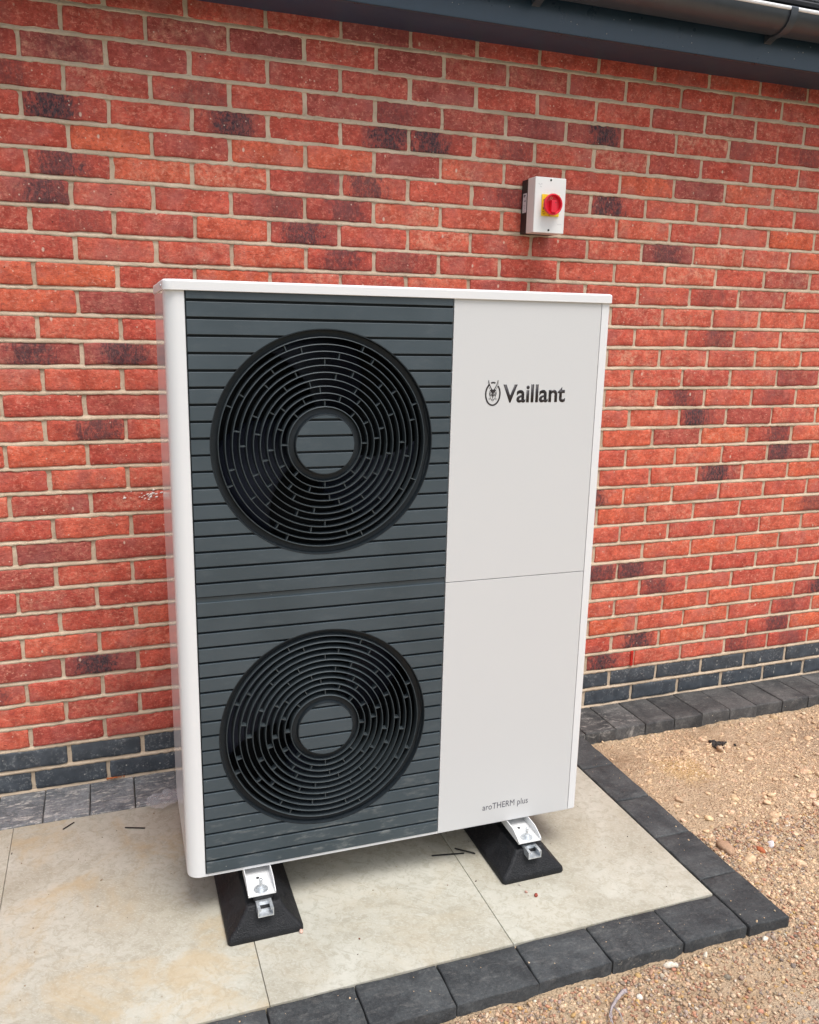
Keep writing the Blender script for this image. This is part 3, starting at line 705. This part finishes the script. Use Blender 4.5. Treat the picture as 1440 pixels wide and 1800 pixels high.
# grille plates (dark, recessed) and slats
FC = [(.6535, 1.2130), (.6535, .4855)]; FR = .2665; HR = .0705
def cut(x0, x1, z0, z1, cx, cz, Rr, inside, y, th):
    """flat piece of a slat outside (or inside) a circle, extruded back by th"""
    bm = bmesh.new()
    xs_ = [x0, x1]
    for zz in (z0, z1):
        q = Rr * Rr - (zz - cz) ** 2
        if q > 0: xs_ += [cx - math.sqrt(q), cx + math.sqrt(q)]
    xs_ += [cx - Rr, cx + Rr] + list(np.linspace(cx - Rr, cx + Rr, 25))
    if z0 < cz + Rr and z1 > cz - Rr or True: pass
    xs_ = sorted({round(v, 6) for v in xs_ if x0 - 1e-9 <= v <= x1 + 1e-9})
    touch = z0 < cz + Rr and z1 > cz - Rr
    if not touch:
        if inside: bm.free(); return []
        xs_ = [x0, x1]
    vc = {}
    def vt(x, z):
        k = (round(x, 5), round(z, 5))
        if k not in vc: vc[k] = bm.verts.new((x, y, z))
        return vc[k]
    def quad(a, b, la, ha, lb, hb):
        ps = [vt(a, la), vt(b, lb), vt(b, hb), vt(a, ha)]; u = []
        for p_ in ps:
            if p_ not in u: u.append(p_)
        if len(u) >= 3:
            try: bm.faces.new(u)
            except ValueError: pass
    hh = lambda x: math.sqrt(max(0, Rr * Rr - (x - cx) ** 2))
    for a, b in zip(xs_[:-1], xs_[1:]):
        if b - a < 1e-5: continue
        mid = (a + b) / 2
        inc = abs(mid - cx) < Rr and touch
        ha, hb = hh(a), hh(b)
        if inside:
            if inc:
                la, ua, lb, ub = max(z0, cz - ha), min(z1, cz + ha), max(z0, cz - hb), min(z1, cz + hb)
                if ua > la + 1e-6 or ub > lb + 1e-6: quad(a, b, la, max(la, ua), lb, max(lb, ub))
        elif not inc: quad(a, b, z0, z1, z0, z1)
        else:
            la, lb = max(z0, min(z1, cz + ha)), max(z0, min(z1, cz + hb))
            if z1 - la > 1e-6 or z1 - lb > 1e-6: quad(a, b, la, z1, lb, z1)
            ua, ub = min(z1, max(z0, cz - ha)), min(z1, max(z0, cz - hb))
            if ua - z0 > 1e-6 or ub - z0 > 1e-6: quad(a, b, z0, ua, z0, ub)
    if not bm.faces: bm.free(); return []
    r = bmesh.ops.extrude_face_region(bm, geom=list(bm.faces))
    bmesh.ops.translate(bm, verts=[v for v in r['geom'] if isinstance(v, bmesh.types.BMVert)], vec=(0, th, 0))
    parts, todo = [], set(bm.verts)
    while todo:
        st = [todo.pop()]; comp = set(st)
        while st:
            for e in st.pop().link_edges:
                for v in e.verts:
                    if v in todo: todo.discard(v); comp.add(v); st.append(v)
        parts.append(comp)
    bmesh.ops.recalc_face_normals(bm, faces=bm.faces)
    out = []
    for comp in parts:
        ix = {v: i for i, v in enumerate(comp)}
        out.append(mesh([v.co[:] for v in comp], [[ix[v] for v in f.verts] for f in bm.faces if f.verts[0] in comp]))
    bm.free(); return out
def bevel(o, wd=.001):
    m = o.modifiers.new('bevel', 'BEVEL'); m.width = wd; m.segments = 2; m.limit_method = 'ANGLE'; m.angle_limit = R(50); m.harden_normals = False
    return o
for (cx, cz), (z0, z1) in zip(FC, ((ZS + .004, ZT - .001), (ZB + .001, ZS - .004))):
    for me in cut(GX0, GX1 - .0005, z0, z1, cx, cz, FR - .001, False, YF + .0095, .003): link('grille_plate', me, M['ring'], hp)
box('centre_joint_strip', (GX0 + .0005, GX1 - .001, YF + .004, YF + .0074, ZS - .0045, ZS + .0125), M['slat'], hp)
box('grille_edge_strip', (GX0 - .001, GX0 + .0012, YF + .003, YF + .014, ZB, ZT), M['ring'], hp)
pitch = .03775
slz = []
z = 1.5365
tops = [ZT - .0008] + [1.5375 - pitch * k for k in range(18)]
for k in range(len(tops)):
    a = tops[k] - (.0046 if k else 0); b = (tops[k + 1] if k + 1 < len(tops) else .8605)
    slz.append((b + .0010, a))
lo0 = .8445
tops = [lo0 + .0025] + [.8125 - .03800 * k for k in range(18)]
for k in range(len(tops)):
    a = tops[k] - (.0046 if k else 0); b = (tops[k + 1] if k + 1 < len(tops) else ZB + .0022 - .001)
    slz.append((b + .0010, a))
for z0, z1 in slz:
    if z1 - z0 < .004: continue
    c = FC[0] if z0 > .85 else FC[1]
    for me in cut(GX0 + .0015, GX1 - .0012, z0, z1, *c, FR, False, YF - .001, .0095): bevel(link('slat', me, M['slat'], hp), .0012)
    for me in cut(GX0, GX1, z0, z1, *c, HR, True, YF - .001, .0075): bevel(link('hub_slat', me, M['slat'], hp), .0012)
# fan grilles: bezel, rings, little ribs, hub; fan and duct behind
ANG0 = [22.5, 14, 35.5, 0, 22.5, 35.5, 14, 5, 26, 0]
for gi_, (cx, cz) in enumerate(FC):
    bm = bmesh.new()
    lathe_y(bm, cx, cz, [(FR + .0006, YF - .0015), (FR - .0012, YF - .0015), (FR - .0030, YF + .014), (.2490, YF + .016), (.2490, YF + .034), (FR + .0006, YF + .034)], 128)
    gr = link('fan_grille', from_bm(bm), M['ring'], hp); autos(gr, 28)
    rads = [.2480 - .01595 * k for k in range(11)]
    for k, rd in enumerate(rads):
        bm = bmesh.new()
        lathe_y(bm, cx, cz, [(rd - .0011, YF + .0030), (rd - .0004, YF + .0022), (rd + .0007, YF + .0024), (rd + .0012, YF + .0032), (rd + .0018, YF + .028), (rd + .0002, YF + .028)], 96)
        autos(link('grille_ring', from_bm(bm), M['ringlit'], gr), 50)
    bm = bmesh.new()
    lathe_y(bm, cx, cz, [(rads[-1] - .0012, YF + .012), (HR + .0035, YF + .0100), (HR + .0012, YF - .0010), (HR - .0006, YF - .0014), (HR - .0006, YF + .030), (rads[-1] - .0012, YF + .030)], 96)
    autos(link('hub_ring', from_bm(bm), M['ring'], gr), 40)
    bm = bmesh.new(); lathe_y(bm, cx, cz, [(.0002, YF + .0068), (HR - .001, YF + .0068), (HR - .001, YF + .012), (.0002, YF + .012)], 48)
    link('hub_plate', from_bm(bm), M['ring'], gr)
    bm = bmesh.new()
    for k in range(10):
        ra, rb = rads[k + 1] + .0008, rads[k] - .0006
        for q in range(8):
            a = R(ANG0[k] + 45 * q); ux_, uz_ = math.cos(a), math.sin(a); tx, tz = -uz_ * .0011, ux_ * .0011
            cs = []
            for yy in (YF + .0048, YF + .022):
                for rr2, s_ in ((ra, -1), (rb, -1), (rb, 1), (ra, 1)):
                    cs.append(bm.verts.new((cx + ux_ * rr2 + tx * s_, yy, cz + uz_ * rr2 + tz * s_)))
            bm.faces.new(cs[0:4]); bm.faces.new(cs[4:8][::-1])
            for e in range(4): bm.faces.new((cs[e], cs[(e + 1) % 4], cs[4 + (e + 1) % 4], cs[4 + e]))
    o = link('grille_ribs', from_bm(bm), M['ringlit'], gr); o['kind'] = 'stuff'
    # duct and rotor
    bm = bmesh.new(); lathe_y(bm, cx, cz, [(.2600, YF + .034), (.2600, YF + .15), (.2640, YF + .15), (.2640, YF + .034)], 64)
    link('fan_duct', from_bm(bm), M['inner'], hp, smooth=True)
    bm = bmesh.new(); lathe_y(bm, cx, cz, [(.0005, YF + .050), (.060, YF + .052), (.066, YF + .058), (.066, YF + .13), (.0005, YF + .13)], 40)
    fan = link('fan', from_bm(bm), M['blade'], hp); autos(fan, 30)
    for q in range(3):
        V, F = [], []; n1, n2 = 10, 14
        for a_ in range(n1 + 1):
            rr2 = .062 + (.252 - .062) * a_ / n1; sweep = .55 * (a_ / n1) ** 1.4; wd_ = 1.25 - .30 * a_ / n1
            for b_ in range(n2 + 1):
                tt = b_ / n2; a = R(120 * q + (18 if gi_ else 62)) + sweep + (tt - .5) * wd_
                y = YF + .115 - .062 * tt - .01 * math.sin(math.pi * tt)
                V.append((cx + rr2 * math.cos(a), y, cz + rr2 * math.sin(a)))
        m = n2 + 1
        for a_ in range(n1):
            for b_ in range(n2): F.append((a_ * m + b_, (a_ + 1) * m + b_, (a_ + 1) * m + b_ + 1, a_ * m + b_ + 1))
        o = link('fan_blade', mesh(V, F), M['blade'], fan, smooth=True)
        s_ = o.modifiers.new('thick', 'SOLIDIFY'); s_.thickness = .003
box('heat_exchanger', (GX0 + .01, GX1 + .3, YF + .30, YF + .34, ZB + .02, ZT - .02), M['inner'], hp)
box('partition', (GX1 + .004, GX1 + .007, YF + .03, YF + .30, ZB + .004, ZT - .004), M['inner'], hp)

hp.rotation_euler = (0, 0, R(-.79)); hp.location.x += .0031
# ---- lettering and emblem on the panel
YL = YF - .0006
def text(s, x0, z0, capz, width, mat, parent, name, offset=0, y=YL, spacing=1.0):
    cu = bpy.data.curves.new('t', 'FONT'); cu.body = s; cu.size = 1; cu.offset = offset; cu.space_character = spacing; cu.extrude = .0; cu.resolution_u = 4
    to = bpy.data.objects.new('t', cu); C.objects.link(to)
    dg_ = bpy.context.evaluated_depsgraph_get(); dg_.update()
    me = bpy.data.meshes.new_from_object(to.evaluated_get(dg_)); bpy.data.objects.remove(to); bpy.data.curves.remove(cu)
    a = np.array([v.co[:] for v in me.vertices]); xa, xb = a[:, 0].min(), a[:, 0].max(); zb = a[:, 1].max()
    for v, c in zip(me.vertices, a): v.co = (x0 + (c[0] - xa) / (xb - xa) * width, y, z0 + c[1] / zb * capz)
    me.materials.clear()
    bm = bmesh.new(); bm.from_mesh(me); me2 = bpy.data.meshes.new(name)
    r = bmesh.ops.extrude_face_region(bm, geom=list(bm.faces)); bmesh.ops.translate(bm, verts=[v for v in r['geom'] if isinstance(v, bmesh.types.BMVert)], vec=(0, -.0002, 0))
    bmesh.ops.recalc_face_normals(bm, faces=bm.faces); bm.to_mesh(me2); bm.free()
    o = link(name, me2, mat, parent); return o
o = text('Vaillant', 1.1075, 1.3085, .0435, .1755, M['ink'], hp, 'lettering', offset=.023, spacing=1.0)
o['label'] = 'dark lettering reading Vaillant'
o = text('aroTHERM plus', 1.1015, .1685, .0185, .1405, M['ink2'], hp, 'lettering', offset=0, spacing=1.02)
o['label'] = 'small grey lettering reading aroTHERM plus'
bm = bmesh.new()
EX, EZ, ES, EZS = 1.0795, 1.3285, 1.934e-4, 1.84e-4
def flat(pts, y=YL - .0002):
    vs = [bm.verts.new((EX + p[0] * ES, y, EZ + p[1] * EZS)) for p in pts]
    f = bm.faces.new(vs); return f
def band(path, w0, w1, y=YL - .0002):
    n = len(path)
    for i in range(n - 1):
        (ax, ay), (bx, by) = path[i], path[i + 1]; L_ = math.hypot(bx - ax, by - ay) or 1; nx_, ny_ = -(by - ay) / L_, (bx - ax) / L_
        wa, wb = (w0 + (w1 - w0) * i / (n - 1)) / 2, (w0 + (w1 - w0) * (i + 1) / (n - 1)) / 2
        flat([(ax + nx_ * wa, ay + ny_ * wa), (ax - nx_ * wa, ay - ny_ * wa), (bx - nx_ * wb, by - ny_ * wb), (bx + nx_ * wb, by + ny_ * wb)], y)
def ell(cx, cy, rx, ry, a0, a1, n=28): return [(cx + rx * math.cos(R(a0 + (a1 - a0) * k / n)), cy + ry * math.sin(R(a0 + (a1 - a0) * k / n))) for k in range(n + 1)]
band(ell(0, 0, 100, 150, -238, 46, 44), 21, 21); band(ell(0, 4, 100, 150, 72, 108, 8), 21, 21)
for s_ in (-1, 1):
    band([(s_ * 66, 188), (s_ * 52, 130), (s_ * 34, 88), (s_ * 18, 60)], 6, 15)            # inner ear edge
    band([(s_ * 66, 188), (s_ * 70, 140), (s_ * 58, 92), (s_ * 46, 66)], 5, 5, YL - .00025)             # outer ear edge
    band(ell(s_ * 24, 0, 19, 24, 0, 360, 16), 8, 8, YL - .0003)
    band(ell(s_ * 24, -2, 5, 7, 0, 360, 8), 8, 8, YL - .0003)
    band([(s_ * 50, 40), (s_ * 48, 0), (s_ * 36, -42), (s_ * 14, -84), (0, -92)], 5, 6, YL - .00035)
    band([(s_ * 34, -58), (s_ * 62, -62)], 4, 3, YL - .0003); band([(s_ * 34, -66), (s_ * 58, -80)], 4, 3, YL - .0003)
    band([(0, -66), (s_ * 14, -74)], 7, 4, YL - .0003)
flat([(-46, 52), (-22, 66), (0, 60), (22, 66), (46, 52), (30, 30), (12, 20), (7, -40), (0, -66), (-7, -40), (-12, 20), (-30, 30)], YL - .0004)
o = link('emblem', from_bm(bm), M['ink'], hp); o['label'] = 'dark hare head emblem in an egg-shaped outline'

# ---- mounting feet of the unit (white U brackets, bolt and washer) and the rubber supports
def bracket(cx):
    w2 = .0345; y0, y1 = -.8630, -.36
    bm = bmesh.new()
    bm_box(bm, cx - w2, cx + w2, y0, y1, .0965, .0990)
    b = link('mounting_rail', from_bm(bm), M['bracket'], hp)
    for s_ in (-1, 1):
        xa = cx + s_ * w2; t_ = .0022
        xo = xa - t_ if s_ > 0 else xa
        o = extrude_poly([(y0, .0992), (y0, .1035), (y0 + .007, .1085), (y0 + .040, .1205), (y1, .1205), (y1, .0992)], 'x', xo, xo + t_, M['bracket'], 'rail_flange', b)
    bm = bmesh.new(); lathe_z(bm, cx, -.842, [(.0175, .0992), (.0175, .1008), (.0085, .1009)], 24); w_ = link('washer', from_bm(bm), M['galv'], b)
    bm = bmesh.new(); lathe_z(bm, cx, -.842, [(.0088, .1010), (.0088, .1068), (.0080, .1080), (.0044, .1082)], 6); link('nut', from_bm(bm), M['galv'], b)
    bm = bmesh.new(); lathe_z(bm, cx, -.842, [(.0042, .1082), (.0042, .1205), (.0036, .1215), (.0042, .1225), (.0042, .127), (.0034, .129)], 12); link('bolt', from_bm(bm), M['galv'], b, smooth=True)
    bm = bmesh.new(); lathe_z(bm, cx - .001, -.795, [(.0042, .0991), (.0042, .0993)], 12); link('bolt_hole', from_bm(bm), M['inner'], b)
bracket(.4725); bracket(1.2145)
def rubber_foot(cx, label):
    """half-width, height pairs make the flared cross-section; the front end slopes too"""
    root = empty('rubber_foot', (cx, -.60, 0), label=label, cat='support foot', group='rubber feet under the heat pump')
    lv_ = [(.000, .0930, .0), (.004, .0945, -.0012), (.013, .0935, .0), (.018, .0890, .003), (.045, .0630, .018), (.066, .0475, .030), (.073, .0440, .033), (.0760, .0400, .037)]
    def ring(z, hw, ins, r):
        y0, y1 = -.895 + ins, -.300 - ins; x0, x1 = cx - hw, cx + hw
        return (z, arc(x0 + r, y0 + r, r, 180, 270, 4) + arc(x1 - r, y0 + r, r, 270, 360, 4) + arc(x1 - r, y1 - r, r, 0, 90, 4) + arc(x0 + r, y1 - r, r, 90, 180, 4))
    me = layered([ring(z, hw, ins, .010) for z, hw, ins in lv_])
    o = link('rubber_block', me, M['rubber'], root); autos(o, 48)
    # strut channel let into the top
    wv = .0195; y0, y1 = -.8935, -.32
    t_ = .0024
    zb, zt = .0625, .0835
    prof = [(-wv, zb), (wv, zb), (wv, zt), (wv - .0075, zt), (wv - .0075, zt - .0045), (wv - .0075 + t_, zt - .0045), (wv - .0075 + t_, zt - t_), (wv - t_, zt - t_), (wv - t_, zb + t_),
            (-wv + t_, zb + t_), (-wv + t_, zt - t_), (-wv + .0075 - t_, zt - t_), (-wv + .0075 - t_, zt - .0045), (-wv + .0075, zt - .0045), (-wv + .0075, zt), (-wv, zt)]
    extrude_poly([(cx + a, b) for a, b in prof], 'y', y0, y1, M['galv'], 'steel_channel', root)
    box('channel_nut', (cx - .013, cx + .013, -.862, -.835, zb + .004, .0825), M['galv'], root)
    box('spacer', (cx - .024, cx + .024, -.856, -.34, .0837, .0963), M['rubber'], root)
    return root
rubber_foot(.4740, 'black rubber block foot under the left fan side of the heat pump')
rubber_foot(1.2170, 'black rubber block foot under the light panel side of the heat pump')

# ================================================================== ISOLATOR SWITCH
sw = empty('isolator_switch', (1.586, 0, 1.796), label='white isolator switch box with red rotary handle on yellow plate, fixed to the wall', cat='switch')
SXa, SXb, SZa, SZb = 1.5285, 1.6425, 1.7965, 1.9705
box('switch_base', (SXa + .001, SXb - .001, -.046, -.0025, SZa + .001, SZb - .001), M['swblack'], sw, bev=.0025)
cov = box('switch_cover', (SXa, SXb, -.100, -.0465, SZa, SZb), M['swwhite'], sw, bev=.0035, seg=3)
for zz in (1.9620, 1.8060):
    bm = bmesh.new(); lathe_y(bm, 1.5850, zz, [(.0004, -.1008), (.0034, -.1008), (.0034, -.097), (.0004, -.097)], 16); link('cover_screw', from_bm(bm), plain('dark_screw', (.04, .05, .045), .4, metal=.6), cov)
pt = box('yellow_plate', (1.5535, 1.6185, -.1045, -.1005, 1.8490, 1.9170), M['yellow'], sw, bev=.0012)
bm = bmesh.new()
for (a, b, c_, d_) in ((1.5585, 1.8545, 1.5650, 1.8560), (1.5590, 1.8950, 1.5625, 1.9010), (1.5590, 1.8700, 1.5620, 1.8760), (1.5790, 1.8520, 1.5850, 1.8530), (1.5575, 1.8600, 1.5600, 1.8640)):
    bm_box(bm, a, c_, -.1049, -.1046, b, d_)
link('plate_print', from_bm(bm), M['ink'], pt)
KX, KZ = 1.5835, 1.8840
bm = bmesh.new()
lathe_y(bm, KX, KZ, [(.0240, -.1050), (.0245, -.113), (.0325, -.119), (.0338, -.126), (.0325, -.1295), (.0295, -.1300), (.0280, -.1285), (.0275, -.118), (.0004, -.1165), (.0004, -.1050)], 48)
kn = link('rotary_handle', from_bm(bm), M['red'], sw); autos(kn, 35)
box('handle_grip', (KX - .0095, KX + .0095, -.1330, -.1170, KZ - .0270, KZ + .0125), M['red'], kn, bev=.003)
bm = bmesh.new(); lathe_y(bm, KX - .0035, KZ + .0200, [(.0030, -.1182), (.0042, -.1182), (.0042, -.1170), (.0030, -.1170)], 16); link('off_mark', from_bm(bm), plain('pale_mark', (.75, .5, .25), .5), kn)
box('lock_hole', (KX + .0045, KX + .0065, -.1334, -.1328, KZ + .0030, KZ + .0070), M['ink'], kn)
# illegibly small print: faint strokes where they stand
bm = bmesh.new()
for a, b, w_ in ((1.5400, 1.9480, .003), (1.5430, 1.9460, .004), (1.5480, 1.9475, .006), (1.5460, 1.9405, .003), (1.5485, 1.9385, .003)): bm_box(bm, a, a + w_, -.1003, -.1001, b, b + .0012)
for k in range(5): bm_box(bm, 1.6160 + k * .0035, 1.6182 + k * .0035, -.1003, -.1001, 1.8260, 1.8270)
link('cover_print', from_bm(bm), M['faint'], cov)
lb = box('rating_label', (SXa + .0004, SXa + .0012, -.0405, -.0150, 1.8650, 1.9260), plain('label_paper', (.66, .64, .66), .5), sw)
bm = bmesh.new()
for a, b, c_, d_ in ((-.034, -.020, 1.9170, 1.9215), (-.030, -.022, 1.9140, 1.9165), (-.036, -.026, 1.9000, 1.9035), (-.034, -.018, 1.8880, 1.8886), (-.034, -.022, 1.8830, 1.8836), (-.036, -.020, 1.8700, 1.8706), (-.036, -.024, 1.8770, 1.8776)): bm_box(bm, SXa + .0001, SXa + .0003, a, b, c_, d_)
link('label_print', from_bm(bm), M['ink2'], lb)

# ================================================================== small things lying about
def offcut(x0, y0, x1, y1, z, label, bow=.002):
    V, F = [], []; n = 6; L_ = math.hypot(x1 - x0, y1 - y0); ux_, uy_ = (x1 - x0) / L_, (y1 - y0) / L_; px_, py_ = -uy_ * .0021, ux_ * .0021
    for k in range(n + 1):
        t_ = k / n; x = x0 + (x1 - x0) * t_; y = y0 + (y1 - y0) * t_; zz = z + bow * math.sin(math.pi * t_)
        x += uy_ * bow * 1.2 * math.sin(math.pi * t_); y -= ux_ * bow * 1.2 * math.sin(math.pi * t_)
        V += [(x + px_, y + py_, zz), (x - px_, y - py_, zz), (x - px_, y - py_, zz + .0016), (x + px_, y + py_, zz + .0016)]
    for k in range(n):
        for e in range(4): F.append((k * 4 + e, k * 4 + (e + 1) % 4, (k + 1) * 4 + (e + 1) % 4, (k + 1) * 4 + e))
    F += [(0, 1, 2, 3), (n * 4 + 3, n * 4 + 2, n * 4 + 1, n * 4)]
    tag(link('cable_tie_offcut', mesh(V, F), M['tie']), label, 'cable tie', 'black cable tie offcuts on the patio')
offcut(-.018, -.253, .012, -.225, .001, 'short black cable tie offcut, leftmost, slanting near the wall blocks', .0008)
offcut(.156, -.300, .213, -.321, .001, 'black cable tie offcut lying level just left of the heat pump corner')
offcut(.983, -.713, 1.077, -.731, .001, 'longest black cable tie offcut, under the heat pump between its feet')
offcut(1.059, -.704, 1.106, -.745, .003, 'black cable tie offcut crossing the end of the longest offcut')
def pebble(x, y, r, col, name, label, cat='stone', group=None, z=None, flat=(.6, .8), sub=2):
    me = stones(np.array([(x, y, (r * .45) if z is None else z)]), np.array([r]), np.array([col]), flat=flat, big=True, rough=.14)
    return tag(link(name, me, M['stone']), label, cat, group)
pebble(1.187, -.961, .0062, (.30, .07, .05), 'pebble', 'dark red round pebble on the pale slab in front of the right rubber foot')
pebble(1.169, -.941, .0050, (.50, .30, .24), 'pebble', 'small pinkish pebble on the slab beside the dark red one')
pebble(1.166, -.909, .0050, (.44, .40, .34), 'pebble', 'small grey pebble on the slab, nearest the right rubber foot')
pebble(.560, -.900, .0070, (.62, .42, .34), 'pebble', 'pale pink chip at the front right corner of the left rubber foot')
pebble(1.838, -.935, .034, (.42, .27, .175), 'stone', 'largest flat brown stone in the soil beside the right edging', z=ground_h(1.838, -.935) + .006, flat=(.35, .45))
pebble(1.925, -.982, .0140, (.42, .13, .06), 'stone', 'rust red stone in the soil right of the edging', z=ground_h(1.925, -.982) + .006)
pebble(1.975, -.968, .0135, (.70, .67, .68), 'stone', 'white chip in the soil next to the rust red stone', z=ground_h(1.975, -.968) + .005)
pebble(2.245, -.42, .020, (.55, .40, .27), 'stone', 'rounded tan stone in front of the black cinders', z=ground_h(2.245, -.42) + .006)
pebble(1.395, -1.262, .0125, (.70, .63, .52), 'stone', 'cream stone against the front edging, left of its pair', z=ground_h(1.395, -1.262) + .006)
pebble(1.415, -1.262, .0100, (.66, .60, .52), 'stone', 'cream stone against the front edging, right of its pair', z=ground_h(1.415, -1.262) + .006)
pebble(1.275, -1.315, .0100, (.72, .66, .58), 'stone', 'white angular stone just above the tip of the dried leaf', z=ground_h(1.275, -1.315) + .006)
pebble(1.690, -1.262, .010, (.66, .60, .50), 'stone', 'pale cream stone below the corner of the edging', z=ground_h(1.690, -1.262) + .005)
P = np.array([(random.gauss(2.277, .022), random.gauss(-.372, .012), 0) for _ in range(36)]); P[:, 2] = [ground_h(a, b) + .006 for a, b, _ in P]
me = stones(P, rng.uniform(.003, .0085, 36), np.tile([(.05, .045, .042)], (36, 1)), big=True, rough=.25)
tag(link('cinders', me, M['stone']), 'small heap of black cinders in the soil near the wall blocks', 'cinders')
# dried shrivelled leaf
def strand(pts, w0, w1, bm):
    prev = None
    for k, (x, y, z) in enumerate(pts):
        t_ = k / (len(pts) - 1); w_ = w0 + (w1 - w0) * t_
        a = pts[min(k + 1, len(pts) - 1)]; b = pts[max(k - 1, 0)]; L_ = math.hypot(a[0] - b[0], a[1] - b[1]) or 1; nx_, ny_ = -(a[1] - b[1]) / L_ * w_, (a[0] - b[0]) / L_ * w_
        cur = [bm.verts.new((x + nx_, y + ny_, z)), bm.verts.new((x, y, z + w_ * .7)), bm.verts.new((x - nx_, y - ny_, z))]
        if prev:
            for e in range(2): bm.faces.new((prev[e], prev[e + 1], cur[e + 1], cur[e]))
        prev = cur
bm = bmesh.new(); gz = ground_h(1.21, -1.33) + .017
strand([(1.164, -1.372, gz), (1.168, -1.352, gz + .002), (1.185, -1.335, gz + .006), (1.204, -1.322, gz + .007), (1.222, -1.310, gz + .005), (1.236, -1.303, gz + .004), (1.246, -1.300, gz)], .0016, .0068, bm)
strand([(1.176, -1.344, gz + .004), (1.170, -1.358, gz + .004), (1.160, -1.366, gz)], .0022, .0010, bm)
strand([(1.190, -1.336, gz + .004), (1.194, -1.352, gz + .003), (1.190, -1.374, gz - .001)], .0022, .0010, bm)
strand([(1.236, -1.303, gz + .004), (1.252, -1.297, gz + .001)], .0080, .0015, bm)
o = link('dried_leaf', from_bm(bm), M['scrap'], smooth=True); tag(o, 'shrivelled grey dried leaf on the gravel below the front edging', 'leaf')
s_ = o.modifiers.new('t', 'SOLIDIFY'); s_.thickness = .0012
# crumpled clear plastic behind the left corner of the unit
V, F = [], []; n = 12
for i in range(n + 1):
    for j in range(n + 1):
        u, v = i / n, j / n
        e = .012 * noise.noise(Vector((u * 3, v * 3, 2)))
        V.append((.215 + u * .115 + e, -.245 + v * .095 + .5 * e, .004 + .018 * abs(noise.noise(Vector((u * 4, v * 4, 7)))) + .012 * u))
for i in range(n):
    for j in range(n):
        if (i - n / 2) ** 2 + (j - n / 2) ** 2 < (n * .52) ** 2: F.append((i * (n + 1) + j, (i + 1) * (n + 1) + j, (i + 1) * (n + 1) + j + 1, i * (n + 1) + j + 1))
me = mesh(V, F); bm = bmesh.new(); bm.from_mesh(me); bmesh.ops.delete(bm, geom=[v for v in bm.verts if not v.link_faces], context='VERTS'); bm.to_mesh(me); bm.free()
o = link('plastic_film', me, M['film'], smooth=True); tag(o, 'crumpled clear plastic film on the patio behind the left corner of the heat pump', 'plastic film')
# grit on the slabs
P = []
while len(P) < 150:
    x, y = random.uniform(-.3, 1.64), random.uniform(-1.09, -.21)
    P.append((x, y, .0012))
P = np.array(P); r_ = rng.gamma(2, .00045, len(P)) + .0005
cols = np.array([(.12, .09, .07), (.30, .22, .15), (.22, .10, .06), (.40, .34, .26)])[rng.choice(4, len(P), p=[.4, .35, .1, .15])]
o = link('grit', stones(P, r_, cols, rough=.2), M['stone']); tag(o, kind='stuff', label='scattered grit on the pale slabs')
# grit on the edging blocks
P = np.array([(random.uniform(.3, 1.78), random.uniform(-1.235, -1.11), .0012) for _ in range(45)] + [(random.uniform(1.66, 1.78), random.uniform(-1.24, -.22), .0012) for _ in range(30)])
o = link('grit', stones(P, rng.gamma(2, .0004, len(P)) + .0005, palette(len(P), 'sand'), rough=.2), M['stone']); tag(o, kind='stuff', label='sandy grit on the charcoal edging blocks')
